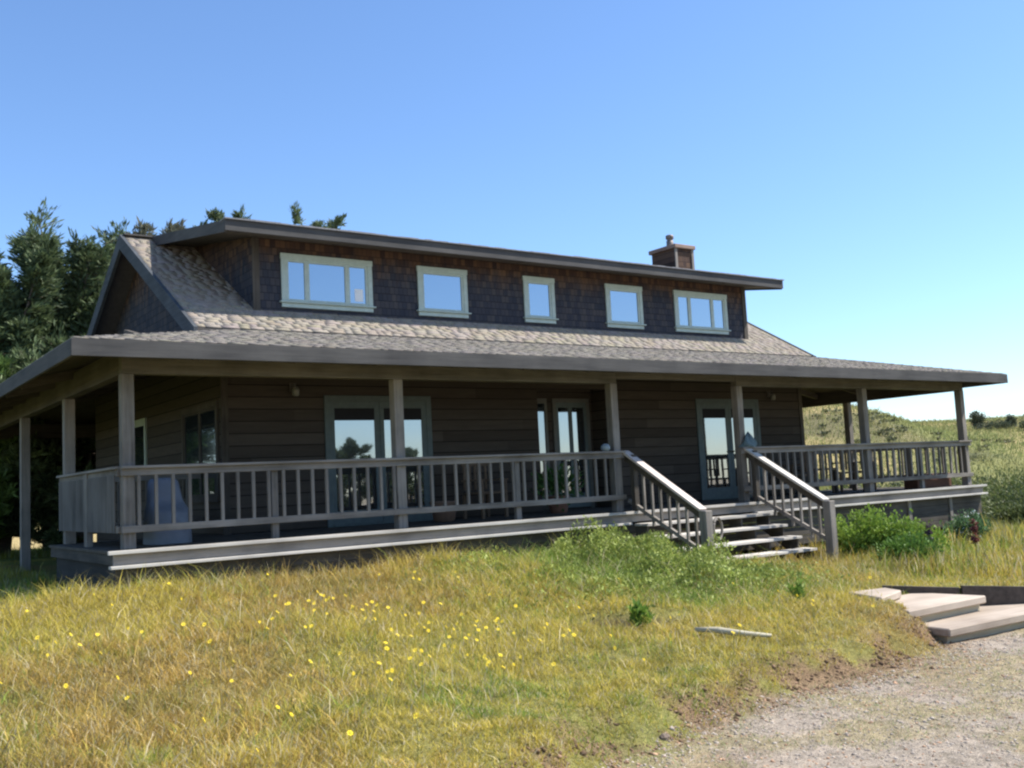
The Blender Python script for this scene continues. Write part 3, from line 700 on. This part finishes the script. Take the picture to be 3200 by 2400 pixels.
# ---------------------------------------------------------------- things on the porch
def lamp(x, label):
    l = empty('porch_lamp', (x, YW-.02, 2.15), label, 'wall lamp', 'wall lamps on the porch wall')
    MB().box(x-.05, x+.05, YW-.03, YW, 2.18, 2.32).build('bracket', W['z'], l)
    MB().tube([(x, YW-.03, 2.28), (x, YW-.12, 2.3), (x, YW-.13, 2.24)], .012).build('arm', plain('lamp_iron', (.1,.1,.1), .5), l)
    MB().lathe((x, YW-.13, 2.1), [(.03,0),(.055,.02),(.06,.1),(.035,.14),(.0,.15)], 12).build('lamp_shade', plain('lamp_glass', (.25,.25,.22), .3), l, smooth=True)
lamp(3.15, 'small pale wall lamp high on the siding left of the left French doors')
lamp(14.45, 'small pale wall lamp high on the siding right of the right French doors')
# fabric-covered armchair
m = MB(); cx, cy = .75, .95
prof = [(-.33,-.34),(.33,-.34),(.36,.0),(.33,.34),(-.33,.34),(-.36,0)]
lv = [(0,1.04,0),(.25,1.0,0),(.45,.97,.0),(.55,.9,.05),(.62,.8,.1),(.9,.72,.16),(.95,.5,.18)]; n0 = 0
for z, s, oy in lv:
    for k, (a, b) in enumerate(prof): m.v.append((cx+a*s*.8+.03*math.sin(k*3+z*9), cy+b*s*(.5 if z > .5 else 1)+oy, z*.92))
for i in range(len(lv)-1):
    for k in range(6): m.f.append((i*6+k, i*6+(k+1) % 6, (i+1)*6+(k+1) % 6, (i+1)*6+k))
m.f.append(tuple((len(lv)-1)*6+k for k in range(6)))
o = m.build('covered_chair', plain('grey_blue_cover', (.2,.225,.27), .8, .15, 4, bmp=.5), None, origin=(cx, cy, 0), smooth=True)
mm = o.modifiers.new('sub', 'SUBSURF'); mm.levels = 1; mm.render_levels = 2
tag(o, 'porch chair draped in a pale grey blue cover beside the left corner post', 'chair')
# wooden chairs / bench / table
def wood_chair(x, y, rot, label, W_=.56, mat=None, group='wooden chairs on the porch'):
    c = empty('porch_chair', (0, 0, 0), label, 'chair', group); mt = mat or wood('chair_teak', (.09,.06,.04), (.2,.14,.09), 'x')
    def P(name, mb): o = mb.build(name, mt, c, bevel=.004); return o
    P('seat', MB().box(-W_/2, W_/2, -.25, .25, .4, .44))
    m = MB()
    for i in range(5): a = -W_/2+.03+i*(W_-.1)/4; m.box(a, a+.045, .235, .26, .48, .88)
    m.box(-W_/2, W_/2, .23, .265, .88, .95); P('backrest', m)
    for sx in (-1, 1):
        for sy in (-1, 1): P('leg', MB().box(sx*(W_/2-.025)-.025, sx*(W_/2-.025)+.025, sy*.24-.025, sy*.24+.025, 0, .398 if sy > 0 else .62))
        P('armrest', MB().box(sx*(W_/2-.02)-.04, sx*(W_/2-.02)+.04, -.28, .25, .622, .65))
    c.location = (x, y, 0); c.rotation_euler.z = rot
    return c
ca = wood_chair(15.7, 1.3, 2.6, 'dark wooden armchair on the right porch just beyond the low table')
for x, y, r, l in ((13.9, 1.2, 3.4, 'dark wooden armchair behind the right railing, nearest the French doors'), (17.1, 1.9, .6, 'dark wooden armchair near the right end of the porch, behind the planter box'), (6.2, 1.5, .1, 'dark wooden armchair on the left porch in front of the plain siding')):
    c = copy_tree(ca); c.location = (x, y, 0); c.rotation_euler.z = r; c['label'] = l
t = empty('porch_table', (14.6, 1.5, 0), 'low dark wooden table on the right porch between the armchairs', 'table')
MB().box(14.45, 15.2, 1.15, 1.9, .5, .54).build('table_top', WD['x'], t, bevel=.005)
for a, b in ((14.5,1.2),(15.15,1.2),(14.5,1.85),(15.15,1.85)): MB().box(a-.03, a+.03, b-.03, b+.03, 0, .498).build('leg', WD['z'], t)
tag(MB().box(16.7, 18.0, .25, .6, .0, .3).build('planter_box', plain('terracotta_brown', (.13,.06,.035), .8, .25), None, bevel=.012, origin=(17.3, .42, 0)), 'long reddish brown planter box in the right front corner of the porch', 'planter')
tag(MB().lathe((5.2, 1.2, 0), [(.12,0),(.17,.02),(.22,.3),(.24,.32),(.22,.33),(.2,.3),(0,.28)], 20).build('flower_pot', plain('clay_pot', (.2,.13,.09), .85), None, smooth=True, origin=(5.2, 1.2, 0)), 'round brown clay pot on the porch boards in front of the left French doors', 'pot')
tag(MB().lathe((7.55, YR+.0, 1.003), [(.0,0),(.05,.003),(.075,.03),(.08,.06),(.07,.095),(.04,.12),(0,.13)], 20).build('float_ball', plain('pale_float', (.24,.28,.3), .45, .08), None, smooth=True, origin=(7.55, YR, 1.003)), 'pale round fishing float resting on the rail cap by the stairs', 'float')
# crumpled teal cloth on the post top beside the stairs
m = MB(); rr = random.Random(4); seg = 14
for i, (r, z) in enumerate([(.16,0),(.17,.04),(.12,.09),(.07,.15),(.02,.19)]):
    for k in range(seg):
        t_ = 2*math.pi*k/seg; q = r*(1+.28*math.sin(3*t_+i)+rr.uniform(-.1, .1)); m.v.append((11.0+q*1.2*math.cos(t_), YR+q*.6*math.sin(t_), 1.004+z*(1+.5*math.sin(2*t_+1))))
for i in range(4):
    for k in range(seg): m.f.append((i*seg+k, i*seg+(k+1) % seg, (i+1)*seg+(k+1) % seg, (i+1)*seg+k))
m.f.append(tuple(4*seg+k for k in range(seg)))
tag(m.build('work_cloth', plain('teal_cloth', (.12,.17,.18), .9, .2, 20), None, smooth=True, origin=(11.0, YR, 1.004)), 'crumpled dark teal cloth left on the rail at the right head of the stairs', 'cloth')
# wooden hoop leaning by the left newel
wx, wy, wz, wr_ = 8.38, -1.68, -.3, .17
tag(MB().tube([(wx+wr_*.8*math.cos(a), wy+.25*wr_*math.cos(a), wz+wr_*math.sin(a)) for a in np.linspace(0, 2*math.pi, 29)], .022, 6, False).build('wooden_hoop', W['x'], None, origin=(wx, wy, wz-wr_)), 'pale wooden hoop leaning behind the left newel post of the stairs', 'hoop')

# ---------------------------------------------------------------- garden steps and edging
for (poly, zt, lab) in (([(6.22,-6.8),(9.1,-6.86),(8.0,-6.02),(6.3,-6.02)], -1.12, 'lowest pale wooden garden step, widest slab meeting the gravel driveway'),
                        ([(6.12,-6.42),(7.62,-6.4),(7.5,-5.6),(6.3,-5.6)], -.955, 'middle pale wooden garden step with sand and grass spilling over its left end'),
                        ([(6.25,-6.02),(6.93,-5.8),(7.06,-5.5),(6.5,-5.4)], -.86, 'topmost narrow garden step half buried in the grass')):
    cx = sum(p[0] for p in poly)/len(poly); cy = sum(p[1] for p in poly)/len(poly)
    tag(MB().prism(poly, zt-.085, zt).build('garden_step', wood('step_plank_wood', (.27,.215,.165), (.47,.39,.31), 'x', grain=14), None, bevel=.012, origin=(cx, cy, zt-.12)), lab, 'step', 'wide garden steps beside the driveway')
    tag(MB().prism([((x-cx)*.96+cx, (y-cy)*.9+cy+.03) for x, y in poly], zt-.32, zt-.087).build('step_riser', wood('riser_wood', (.3,.25,.17), (.46,.4,.28), 'x'), None, origin=(cx, cy, zt-.32)), 'shaded riser timber under the '+lab.split(' ')[0]+' garden step', 'timber', 'timbers under the garden steps')
def edging(pts, z0, label):
    m = MB()
    for (a, za), (b, zb) in zip(pts[:-1], pts[1:]):
        dx, dy = b[0]-a[0], b[1]-a[1]; L = math.hypot(dx, dy); nx, ny = -dy/L*.025, dx/L*.025
        m.hexa([(a[0]-nx,a[1]-ny,z0),(b[0]-nx,b[1]-ny,z0),(b[0]+nx,b[1]+ny,z0),(a[0]+nx,a[1]+ny,z0),(a[0]-nx,a[1]-ny,za),(b[0]-nx,b[1]-ny,zb),(b[0]+nx,b[1]+ny,zb),(a[0]+nx,a[1]+ny,za)])
    tag(m.build('edging_board', plain('dark_edging', (.075,.058,.045), .9, .35, 14), None, origin=(pts[0][0][0], pts[0][0][1], z0)), label, 'edging board', 'dark edging boards by the garden steps')
edging([((7.22,-5.35), -.86), ((7.75,-6.0), -.9)], -1.3, 'dark edging board behind the middle garden step, holding back the grass')
edging([((7.77,-6.02), -.88), ((9.3,-7.1), -1.0)], -1.35, 'long dark edging board rising behind the lowest garden step at the picture edge')
# pale weathered plank lying in the grass, dark stone in the hollow
pz0 = H(4.05, -5.9); pa = Vector((3.83, -5.62, H(3.83,-5.62)+.06)); pb = Vector((4.3, -6.16, H(4.3,-6.16)+.06)); pm = (pa+pb)/2
tag(MB().tube([pa, pa.lerp(pb, .3)+Vector((0,0,.012)), pa.lerp(pb, .65)+Vector((0,0,-.004)), pb], [.022,.032,.03,.018], 7).build('driftwood_log', wood('log_wood', (.25,.22,.15), (.45,.41,.3), 'x'), None, smooth=True, origin=pm), 'thin pale weathered log lying in the grass below the stairs', 'log')
def rock(x, y, s, lab, c):
    r = random.Random(int(x*100)); bpy_m = MB(); seg, rings = 12, 7; z = H(x, y)
    for i in range(rings+1):
        ph = math.pi*i/rings
        for k in range(seg):
            t_ = 2*math.pi*k/seg; q = s*(1+r.uniform(-.16, .16)); bpy_m.v.append((x+q*1.3*math.sin(ph)*math.cos(t_), y+q*.9*math.sin(ph)*math.sin(t_), z+q*.7*math.cos(ph)+s*.2))
    for i in range(rings):
        for k in range(seg): bpy_m.f.append((i*seg+k, i*seg+(k+1) % seg, (i+1)*seg+(k+1) % seg, (i+1)*seg+k))
    tag(bpy_m.build('rock', plain('rock', c, .9, .4, 9, bmp=.9), None, origin=(x, y, z)), lab, 'rock')
rock(3.85, -4.45, .09, 'dark brown stone half sunk in the grass bank above the hollow', (.05,.04,.032))
rock(1.6, -7.5, .035, 'small dark clod of earth on the worn edge of the driveway', (.16,.12,.09))

# ---------------------------------------------------------------- plants
def leaves(name, P, D, size, asp, col, parent=None, mat=LEAF, up=.0):
    """P centres, D directions (n,3); rhombic leaf cards, real leaf sized"""
    n = len(P); D = D/np.linalg.norm(D, axis=1, keepdims=True)
    R = RNG.normal(0, 1, (n, 3)); S = np.cross(D, R); S /= np.linalg.norm(S, axis=1, keepdims=True)
    size = np.asarray(size)[:, None] if np.ndim(size) else size
    V = np.stack([P, P+D*size*.45+S*size*asp*.5, P+D*size, P+D*size*.5-S*size*asp*.5], 1)
    F = (np.arange(n)*4)[:, None]+np.arange(4)
    return np_mesh(name, V.reshape(-1, 3), F, mat, parent, tint=np.repeat(col, 4, 0))
def bush(name, x, y, rx, ry, h, n, size, asp, c0, c1, label, cat='bush', group=None, flowers=None, spiky=.0):
    z = H(x, y); o = empty(name, (x, y, z), label, cat, group)
    nl = max(5, int(9*rx/.4)); st_ = MB(); P = []; D = []; cl = []
    for i in range(nl):
        a = RNG.uniform(0, 2*np.pi); r = math.sqrt(RNG.random()); tx, ty = rx*r*math.cos(a), ry*r*math.sin(a); th = h*(1-.5*r*r)*RNG.uniform(.7, 1.15)
        st_.tube([(x+tx*.2, y+ty*.2, z-.03), (x+tx*.7, y+ty*.7, z+th*.55), (x+tx, y+ty, z+th*.95)], [.012,.008,.004], 5)
        k = n//nl; t = RNG.random(k)**.6; sc = .28*rx*(1.2-.4*t)
        base = np.stack([tx*(.2+.8*t), ty*(.2+.8*t), th*t], -1); off = RNG.normal(0, 1, (k, 3))*np.stack([sc, sc, sc*.7*(h/rx)**.3], -1)*.75
        q = base+off; P.append(q); D.append(off*.6+np.array([tx*.4, ty*.4, h*.5])+RNG.normal(0, .25*h, (k, 3))); cl.append(np.full(k, RNG.random()))
    P = np.concatenate(P); D = np.concatenate(D); cl = np.concatenate(cl); P[:, 2] = np.abs(P[:, 2])
    t = np.clip(cl*.6+RNG.random(len(P))*.4, 0, 1)[:, None]; col = (np.array(c0)*(1-t)+np.array(c1)*t)*RNG.uniform(.75, 1.25, (len(P), 1))
    leaves('foliage', P, D, RNG.uniform(.6, 1.3, len(P))*size, asp, col, o)
    st_.build('stems', BARK, o)
    if flowers: 
        fc, fn = flowers; k = RNG.choice(len(P), fn); k = k[np.argsort(-P[k, 2])]
        leaves('blossoms', np.repeat(P[k], 5, 0)+RNG.normal(0, .02, (fn*5, 3)), RNG.normal(0, 1, (fn*5, 3)), .045, .9, np.tile(np.array(fc), (fn*5, 1)), o)
    return o
BR0, BR1 = (.12,.2,.03), (.3,.42,.07)
bush('leafy_bush', 11.75, -1.75, .5, .45, .95, 5200, .06, .6, BR0, BR1, 'bright green leafy bush growing against the right newel post')
bush('leafy_bush', 12.3, -2.45, .62, .5, .62, 5600, .06, .6, BR0, BR1, 'low bright green leafy bush spreading in front of the right deck skirt')
bush('leafy_bush', 11.15, -3.1, .55, .35, .42, 3800, .05, .55, (.08,.15,.03), (.15,.27,.05), 'dark green low bush beside the path below the right newel post')
bush('broadleaf_weed', 3.62, -5.02, .13, .12, .2, 260, .09, .35, (.1,.2,.03), (.25,.36,.06), 'clump of broad green leaves beside the dark hollow in the bank', 'weed')
bush('broadleaf_weed', 6.1, -5.0, .1, .1, .24, 200, .07, .35, (.14,.24,.04), (.25,.36,.07), 'clump of narrow green leaves in the grass above the garden steps', 'weed')
bush('hydrangea_bush', 16.4, -1.0, .5, .35, .6, 2600, .07, .6, (.06,.12,.05), (.14,.24,.1), 'dark leaved bush with pale flowers in front of the right deck skirt', 'bush', None, ((.75,.8,.78), 60))
for x, y, rx, h, lab in ((24.5,2.2,.8,.7,'rounded green shrub just right of the porch corner in the meadow'),(27,.2,1.0,.8,'dark green shrub at the right picture edge nearest the house'),(30,5,1.7,1.4,'green shrub in the meadow beyond the porch corner, in a row of shrubs'),
                         (31.5,2.0,1.6,1.3,'grey green shrub at the right picture edge below the hill'),(35,8,2.2,1.5,'wide low shrub farther off on the meadow slope'),(38,13,2.2,1.3,'olive shrub half way to the hill')):
    c = .8+.3*random.random(); bush('meadow_shrub', x, y, rx, rx*.9, h, 5000, .11, .5, (.05*c,.075*c,.03*c), (.17*c,.2*c,.06*c), lab, 'shrub', 'shrubs scattered on the right meadow')
for x, y, rx, h, lab in ((88,40,.7,1.9,'dark pointed tree tallest on the right skyline'),(91,38.4,.5,1.1,'small dark tree on the skyline beside the pointed one'),(86,37.4,1.7,.7,'dark scrub clump below the skyline tree'),(84,32.4,1.4,1.2,'dark bush on the skyline at the right picture edge'),(84,49,1.0,.8,'faint grey green bush on the skyline beyond the corner post')):
    bush('skyline_tree', x, y, rx, rx, h, 1800, .16, .6, (.045,.055,.035), (.1,.12,.07), lab, 'tree', 'trees along the far skyline')
def scrub(n, name, lab, c0, c1):
    th = RNG.uniform(0, 2*np.pi, n); x = RNG.uniform(38, 115, n*6); y = RNG.uniform(5, 90, n*6)
    k = (fbm(x*.6, y*1.3, .11, 51)+RNG.normal(0, .03, len(x)) > .57); x, y = x[k][:n], y[k][:n]; n = len(x); z = height(x, y); s = RNG.uniform(.2, .8, n)
    m_ = 34; P = np.stack([x, y, z], -1)[:, None]+RNG.normal(0, .4, (n, m_, 3))*s[:, None, None]*np.array([1.2,1.2,.45]); P[:, :, 2] = np.maximum(P[:, :, 2], z[:, None])+.05
    D = RNG.normal(0, 1, (n*m_, 3)); D[:, 2] = np.abs(D[:, 2]); q = np.repeat(RNG.random(n), m_)[:, None]
    tag(leaves(name, P.reshape(-1, 3), D, .22, .6, (np.array(c0)*(1-q)+np.array(c1)*q)*RNG.uniform(.7, 1.3, (n*m_, 1))), lab, 'scrub', kind='stuff')
scrub(600, 'hill_scrub', 'low dark olive scrub dotted over the far golden hills', (.05,.06,.03), (.17,.17,.08))
x, y = RNG.uniform(30, 110, 150000), RNG.uniform(0, 85, 150000); n = len(x); gq = fbm(x, y, .12, 41)[:, None]
tag(blades('hill_grass', x, y, RNG.gamma(4, .05, n), .06, (np.array([.36,.33,.14])*(1-gq)+np.array([.21,.26,.09])*gq)*RNG.uniform(.6, 1.3, (n, 1)), RNG.uniform(.1, .8, n)), 'long dry golden grass on the far hillside', 'grass', kind='stuff')
def spike(x, y, h, c, lab):
    z = H(x, y); o = empty('flower_stalk', (x, y, z), lab, 'flower stalk', 'dark flower stalks in the right meadow')
    MB().tube([(x, y, z), (x+.01, y, z+h)], [.008,.004], 5).build('stem', plain('stalk_green', (.12,.14,.05), .8), o)
    n = 260; t = RNG.random(n)**1.0; P = np.stack([.01*t+RNG.normal(0, .022, n)*(1.2-t*.6), RNG.normal(0, .022, n), h*.5+h*.5*t], -1); P[:, 2] += .03*np.sin(t*14)
    leaves('flower_head', P, RNG.normal(0, 1, (n, 3)), .05, .6, np.array(c)*RNG.uniform(.6, 1.4, (n, 1)), o)
spike(11.55, -4.0, .72, (.2,.07,.06), 'tall rust red flower spike standing in the meadow near the picture edge')
spike(11.9, -3.0, .55, (.1,.07,.09), 'short dark purple flower spike left of the rust red one')
# tall leafy weeds massed against the deck between the left porch and the stairs
n = 38000; x = np.concatenate([RNG.normal(6.1, 1.3, n//2), RNG.normal(6.8, .8, n//4), RNG.normal(6.0, 1.2, n//4)]); y = np.concatenate([RNG.normal(-1.5, .55, n//2), RNG.normal(-2.2, .6, n//4), RNG.normal(-3.0, .6, n//4)])
cl = np.floor(x*3.3)+np.floor(y*3.7)*57; hh = .03+.6*vnoise(x, y, 2.9, 5)**2*np.exp(-((x-6.6)/2.2)**2); t = RNG.random(n)**.6
k = (y < -.4)&free(x, y)&((x < 7.9)|(y < -2.6)); P = np.stack([x, y, height(x, y)+hh*t], -1); D = np.stack([RNG.normal(0, .6, n), RNG.normal(0, .6, n), RNG.uniform(.1, 1.2, n)], -1)
q = vnoise(x, y, 2.6, 9)[:, None]; col = (np.array([.17,.22,.05])*(1-q)+np.array([.38,.43,.1])*q)*RNG.uniform(.7, 1.3, (n, 1))
tag(leaves('leafy_weeds', P[k], D[k], RNG.uniform(.03, .075, n)[k], .42, col[k]), 'lush bright green weeds massed against the deck left of the stairs', 'weeds', kind='stuff')
# potted plant behind the railing near the entry
pp = empty('potted_plant', (7.6, 1.3, 0), 'green leafy potted plant behind the railing near the entry', 'potted plant')
MB().lathe((7.6, 1.3, 0), [(.13,0),(.15,.02),(.2,.28),(.21,.3),(.18,.3),(0,.27)], 18).build('pot', plain('red_clay', (.22,.11,.07), .8), pp, smooth=True)
n = 700; P = RNG.normal(0, 1, (n, 3))*np.array([.17,.17,.14])+np.array([0, 0, .5]); leaves('foliage', P, P-np.array([0,0,.3])+RNG.normal(0, .1, (n, 3)), .09, .5, np.array([.07,.16,.04])*RNG.uniform(.6, 1.4, (n, 1)), pp)
# yellow wildflowers
def flower_master(x, y):
    z = H(x, y); o = empty('wildflower', (x, y, z), 'small yellow wildflower open above the meadow grass', 'flower', 'yellow wildflowers in the front meadow')
    MB().tube([(x, y, z-.02), (x+.01, y, z+.1), (x+.005, y, z+.205)], [.0025,.002,.002], 4).build('stem', plain('flower_stem', (.15,.2,.05), .8), o)
    m = MB(); c = Vector((x+.005, y, z+.205)); tilt = Matrix.Rotation(math.radians(35), 3, 'X')
    for k in range(7):
        a = 2*math.pi*k/7; d = lambda r, b, zz: c+tilt @ Vector((r*math.cos(a+b), r*math.sin(a+b), zz))
        m.quad(d(.003, 0, 0), d(.017, -.38, .005), d(.023, 0, .002), d(.017, .38, .005))
    m.build('petals', plain('yellow_petal', (.85,.66,.03), .6, .08), o)
    MB().lathe(tuple(c), [(.006,0),(.006,.005),(0,.007)], 7).build('centre', plain('flower_centre', (.6,.38,.03), .8), o)
    return o
spots = []
for cx, cy, s, n in ((.9,-3.9,.5,20),(1.9,-5.3,.5,18),(1.1,-5.6,.5,16),(-1.7,-4.2,.45,7),(.1,-4.6,.7,8),(2.6,-2.6,.8,6),(-.6,-2.4,1.1,7),(3.2,-6.6,.7,6),(5.3,-4.2,1,5),(0,-6.7,.7,7),(5.6,-6.3,.4,3),(-2.1,-3.2,.5,4)):
    spots += [(cx+random.gauss(0, s), cy+random.gauss(0, s)) for _ in range(int(n*1.9))]
spots = [q for q in spots if q[1] > edge_y(q[0])+.5 and q[1] < -.5]
fm = flower_master(*spots[0])
for x, y in spots[1:]:
    c = copy_tree(fm); c.location = (x, y, H(x, y)-random.uniform(-.05, .05)); c.rotation_euler.z = random.uniform(-1.2, 1.2); s = random.uniform(.4, 1.0); c.scale = (s, s, random.uniform(.8, 1.25))

# trees ----------------------------------------------------------------
def tree(x, y, h, rad, nl, nleaf, lean, label, seed, c0=(.035,.055,.028), c1=(.16,.21,.09), low=.12, bare=0, cat='tree', tuft=.17, flat=False, group='windswept cypress trees behind the house'):
    g = np.random.default_rng(seed); z = H(x, y); o = empty('cypress_tree', (x, y, z), label, cat, group)
    tk = MB(); pts = []; nseg = 9
    for i in range(nseg+1):
        t = i/nseg; pts.append(Vector((lean[0]*t*t*h+.12*math.sin(t*7+seed), lean[1]*t*t*h+.1*math.cos(t*5+seed), t*h*.93)))
    tk.tube([p+Vector((x, y, z-.1)) for p in pts], [(.035*h*(1-.9*i/nseg)) for i in range(nseg+1)], 8)
    P = []; D = []; K = []
    for i in range(nl):
        t = low+(1-low)*(i+.5)/nl; t = min(.99, t+g.uniform(-.02, .02)); f = t*nseg; a = pts[min(int(f), nseg-1)].lerp(pts[min(int(f)+1, nseg)], f-int(f))
        an = g.uniform(0, 2*np.pi); env = math.sin(math.pi*min(1, (t*.8+.22)))**.75 if t > .3 else .8+.2*t/.3
        L = rad*env*g.uniform(.6, 1.15)*(1.0 if t < .85 else .75); rise = g.uniform(.05, .45)+(.5 if t > .75 else 0)+(1.2 if flat and t > .7 else 0)
        if flat and t > .7: L = rad*g.uniform(.35, .8)
        d = Vector((math.cos(an)+lean[0]*2.2, math.sin(an)+lean[1], rise)).normalized()
        b = a+d*L; mid = a.lerp(b, .5)+Vector((0, 0, -.06*L)); b = b+Vector((0, 0, .12*L))
        tk.tube([q+Vector((x, y, z)) for q in (a, mid, b)], [.03*L/rad*.9+.02, .02, .008], 5, False)
        m_ = max(3, int(nleaf*1.5/nl/34))
        for j in range(m_):
            s = .25+.75*math.sqrt(g.random()); c = (a.lerp(mid, s*2) if s < .5 else mid.lerp(b, s*2-1)); side = Vector(g.normal(0, 1, 3)); side.z *= .5
            tl = L*.3*(1.15-s*.6); e_ = c+side.normalized()*tl*g.uniform(.4, 1)+Vector((lean[0]*.5, 0, .22*tl))
            if j % 2 == 0: tk.tube([q+Vector((x, y, z)) for q in (c, e_)], [.01,.004], 3, False)
            k = 34; u = g.random(k)[:, None]; q = np.array(c)*(1-u)+np.array(e_)*u+g.normal(0, .035+.035*tl, (k, 3))*np.array([1, 1, .6])
            P.append(q); D.append(np.array(e_-c)*.9+g.normal(0, .2*tl+.03, (k, 3))+np.array([lean[0]*.4, 0, .12])); K.append(np.full(k, g.random()))
    P = np.concatenate(P); D = np.concatenate(D); K = np.concatenate(K)
    tt = np.clip(K*.7+g.random(len(P))*.3, 0, 1)[:, None]; col = (np.array(c0)*(1-tt)+np.array(c1)*tt)*g.uniform(.7, 1.3, (len(P), 1))
    leaves('crown', P, D, g.uniform(.6, 1.5, len(P))*tuft*.95, .22, col, o); tk.build('trunk', BARK, o)
    return o
tree(2.3, 16.6, 6.25, 4.2, 150, 150000, (.05, -.03), 'tall dark cypress with ragged windblown crown rising left of the gable', 3, flat=True)
tree(-.5, 17, 6.0, 3.4, 100, 120000, (.05, 0), 'bushy dark green cypress cut by the left picture edge', 5, low=.05, flat=True)
tree(1.0, 15.4, 6.3, 2.8, 90, 90000, (.04, 0), 'round topped dense cypress standing in front of the two tallest ones at the left', 37, low=.05, flat=True)
tree(4.2, 15.9, 8.15, 2.3, 60, 50000, (.06, 0), 'thin topped cypress whose grey twigs show above the left gable peak', 8, (.07,.08,.05), (.24,.23,.16), flat=True)
tree(7.3, 18.3, 9.6, 2.2, 80, 30000, (.03, 0), 'leftmost of the three cypress tops above the dormer roof, nearest its left corner', 19, (.05,.08,.04), (.18,.22,.1), flat=True)
tree(8.9, 18.3, 9.2, 2.6, 80, 42000, (.03, 0), 'feathery cypress top, middle one of the three above the dormer roof', 13, (.05,.08,.04), (.18,.22,.1), flat=True)
tree(10.9, 18.6, 9.8, 2.8, 80, 36000, (.03, 0), 'cypress top peeping over the dormer roof, rightmost of the three there', 17, (.05,.08,.04), (.18,.22,.1), flat=True)
tree(2.6, 13.9, 4.8, 2.3, 70, 80000, (.0, 0), 'dark dense cypress filling the gap behind the left side porch', 23, low=.02)
tree(.2, 15.2, 5.6, 2.2, 70, 70000, (.0, 0), 'dark bushy cypress seen between the two left side posts', 31, low=.02)
tree(-.1, 13.4, 5.4, 1.6, 60, 40000, (.0, 0), 'lighter green bushy conifer low beside the left end of the porch', 29, (.06,.11,.03), (.22,.32,.09), low=.02, group='windswept cypress trees behind the house')
# trees across the driveway, seen mirrored in the door glass
for x, y, h, s in ((20.5,-31,4.7,41),(25,-33,4.2,43),(16.5,-34,4.0,47)):
    tree(x, y, h, 1.8, 36, 14000, (.02, 0), 'conifer across the driveway, seen only mirrored in the door glass', s, low=.05, tuft=.3, group='conifers across the driveway')

# ------------------------------------------------------------------ light, sky, camera
sun_dir = Vector((.70, -.345, 1.0)).normalized()
el = math.asin(sun_dir.z); az = math.atan2(sun_dir.x, sun_dir.y)
sl = bpy.data.lights.new('sun', 'SUN'); sl.energy = 5.0; sl.angle = math.radians(.5); sl.color = (1.0, .955, .88)
so = bpy.data.objects.new('sun', sl); COL.objects.link(so); so.rotation_euler = (-sun_dir).to_track_quat('-Z', 'Y').to_euler(); so.location = (20, -10, 30)
wd = bpy.data.worlds.new('World'); SC.world = wd; wd.use_nodes = True; nt = wd.node_tree; nt.nodes.clear()
out = nt.nodes.new('ShaderNodeOutputWorld'); bg = nt.nodes.new('ShaderNodeBackground'); sk = nt.nodes.new('ShaderNodeTexSky')
sk.sky_type = 'NISHITA'; sk.sun_disc = False; sk.sun_elevation = el; sk.sun_rotation = az
sk.altitude = 50; sk.air_density = 1.0; sk.dust_density = .3; sk.ozone_density = 4.0
hs = nt.nodes.new('ShaderNodeHueSaturation'); hs.inputs['Saturation'].default_value = 1.02; nt.links.new(sk.outputs[0], hs.inputs['Color']); bg_c = mixc(nt, 1.0, hs.outputs[0], (.87,.95,1.05), 'MULTIPLY'); nt.links.new(bg_c, bg.inputs[0]); bg.inputs[1].default_value = .125; nt.links.new(bg.outputs[0], out.inputs[0])
cam = bpy.data.cameras.new('camera'); co = bpy.data.objects.new('camera', cam); COL.objects.link(co)
r_ = Vector((0.81647122,-0.57520885,-0.05009514)); u_ = Vector((-0.01507915,-0.1079751,0.99403923)); f_ = Vector((0.5771892,0.81084903,0.09683222))
M = Matrix.Identity(4)
for i in range(3): M[i][0] = r_[i]; M[i][1] = u_[i]; M[i][2] = -f_[i]
M[0][3], M[1][3], M[2][3] = -3.31397306, -12.81236472, .56768876
co.matrix_world = M; cam.sensor_width = 36; cam.lens = 3167.14/3200*36; cam.clip_end = 2000; cam.clip_start = .05
SC.camera = co
vs = SC.view_settings; vs.view_transform = 'Standard'; vs.look = 'None'; vs.gamma = 1; vs.exposure = .8
SC.render.engine = 'CYCLES'; SC.cycles.use_denoising = True; SC.cycles.max_bounces = 6; SC.cycles.pixel_filter_type = 'BLACKMAN_HARRIS'; SC.cycles.filter_width = 2.3
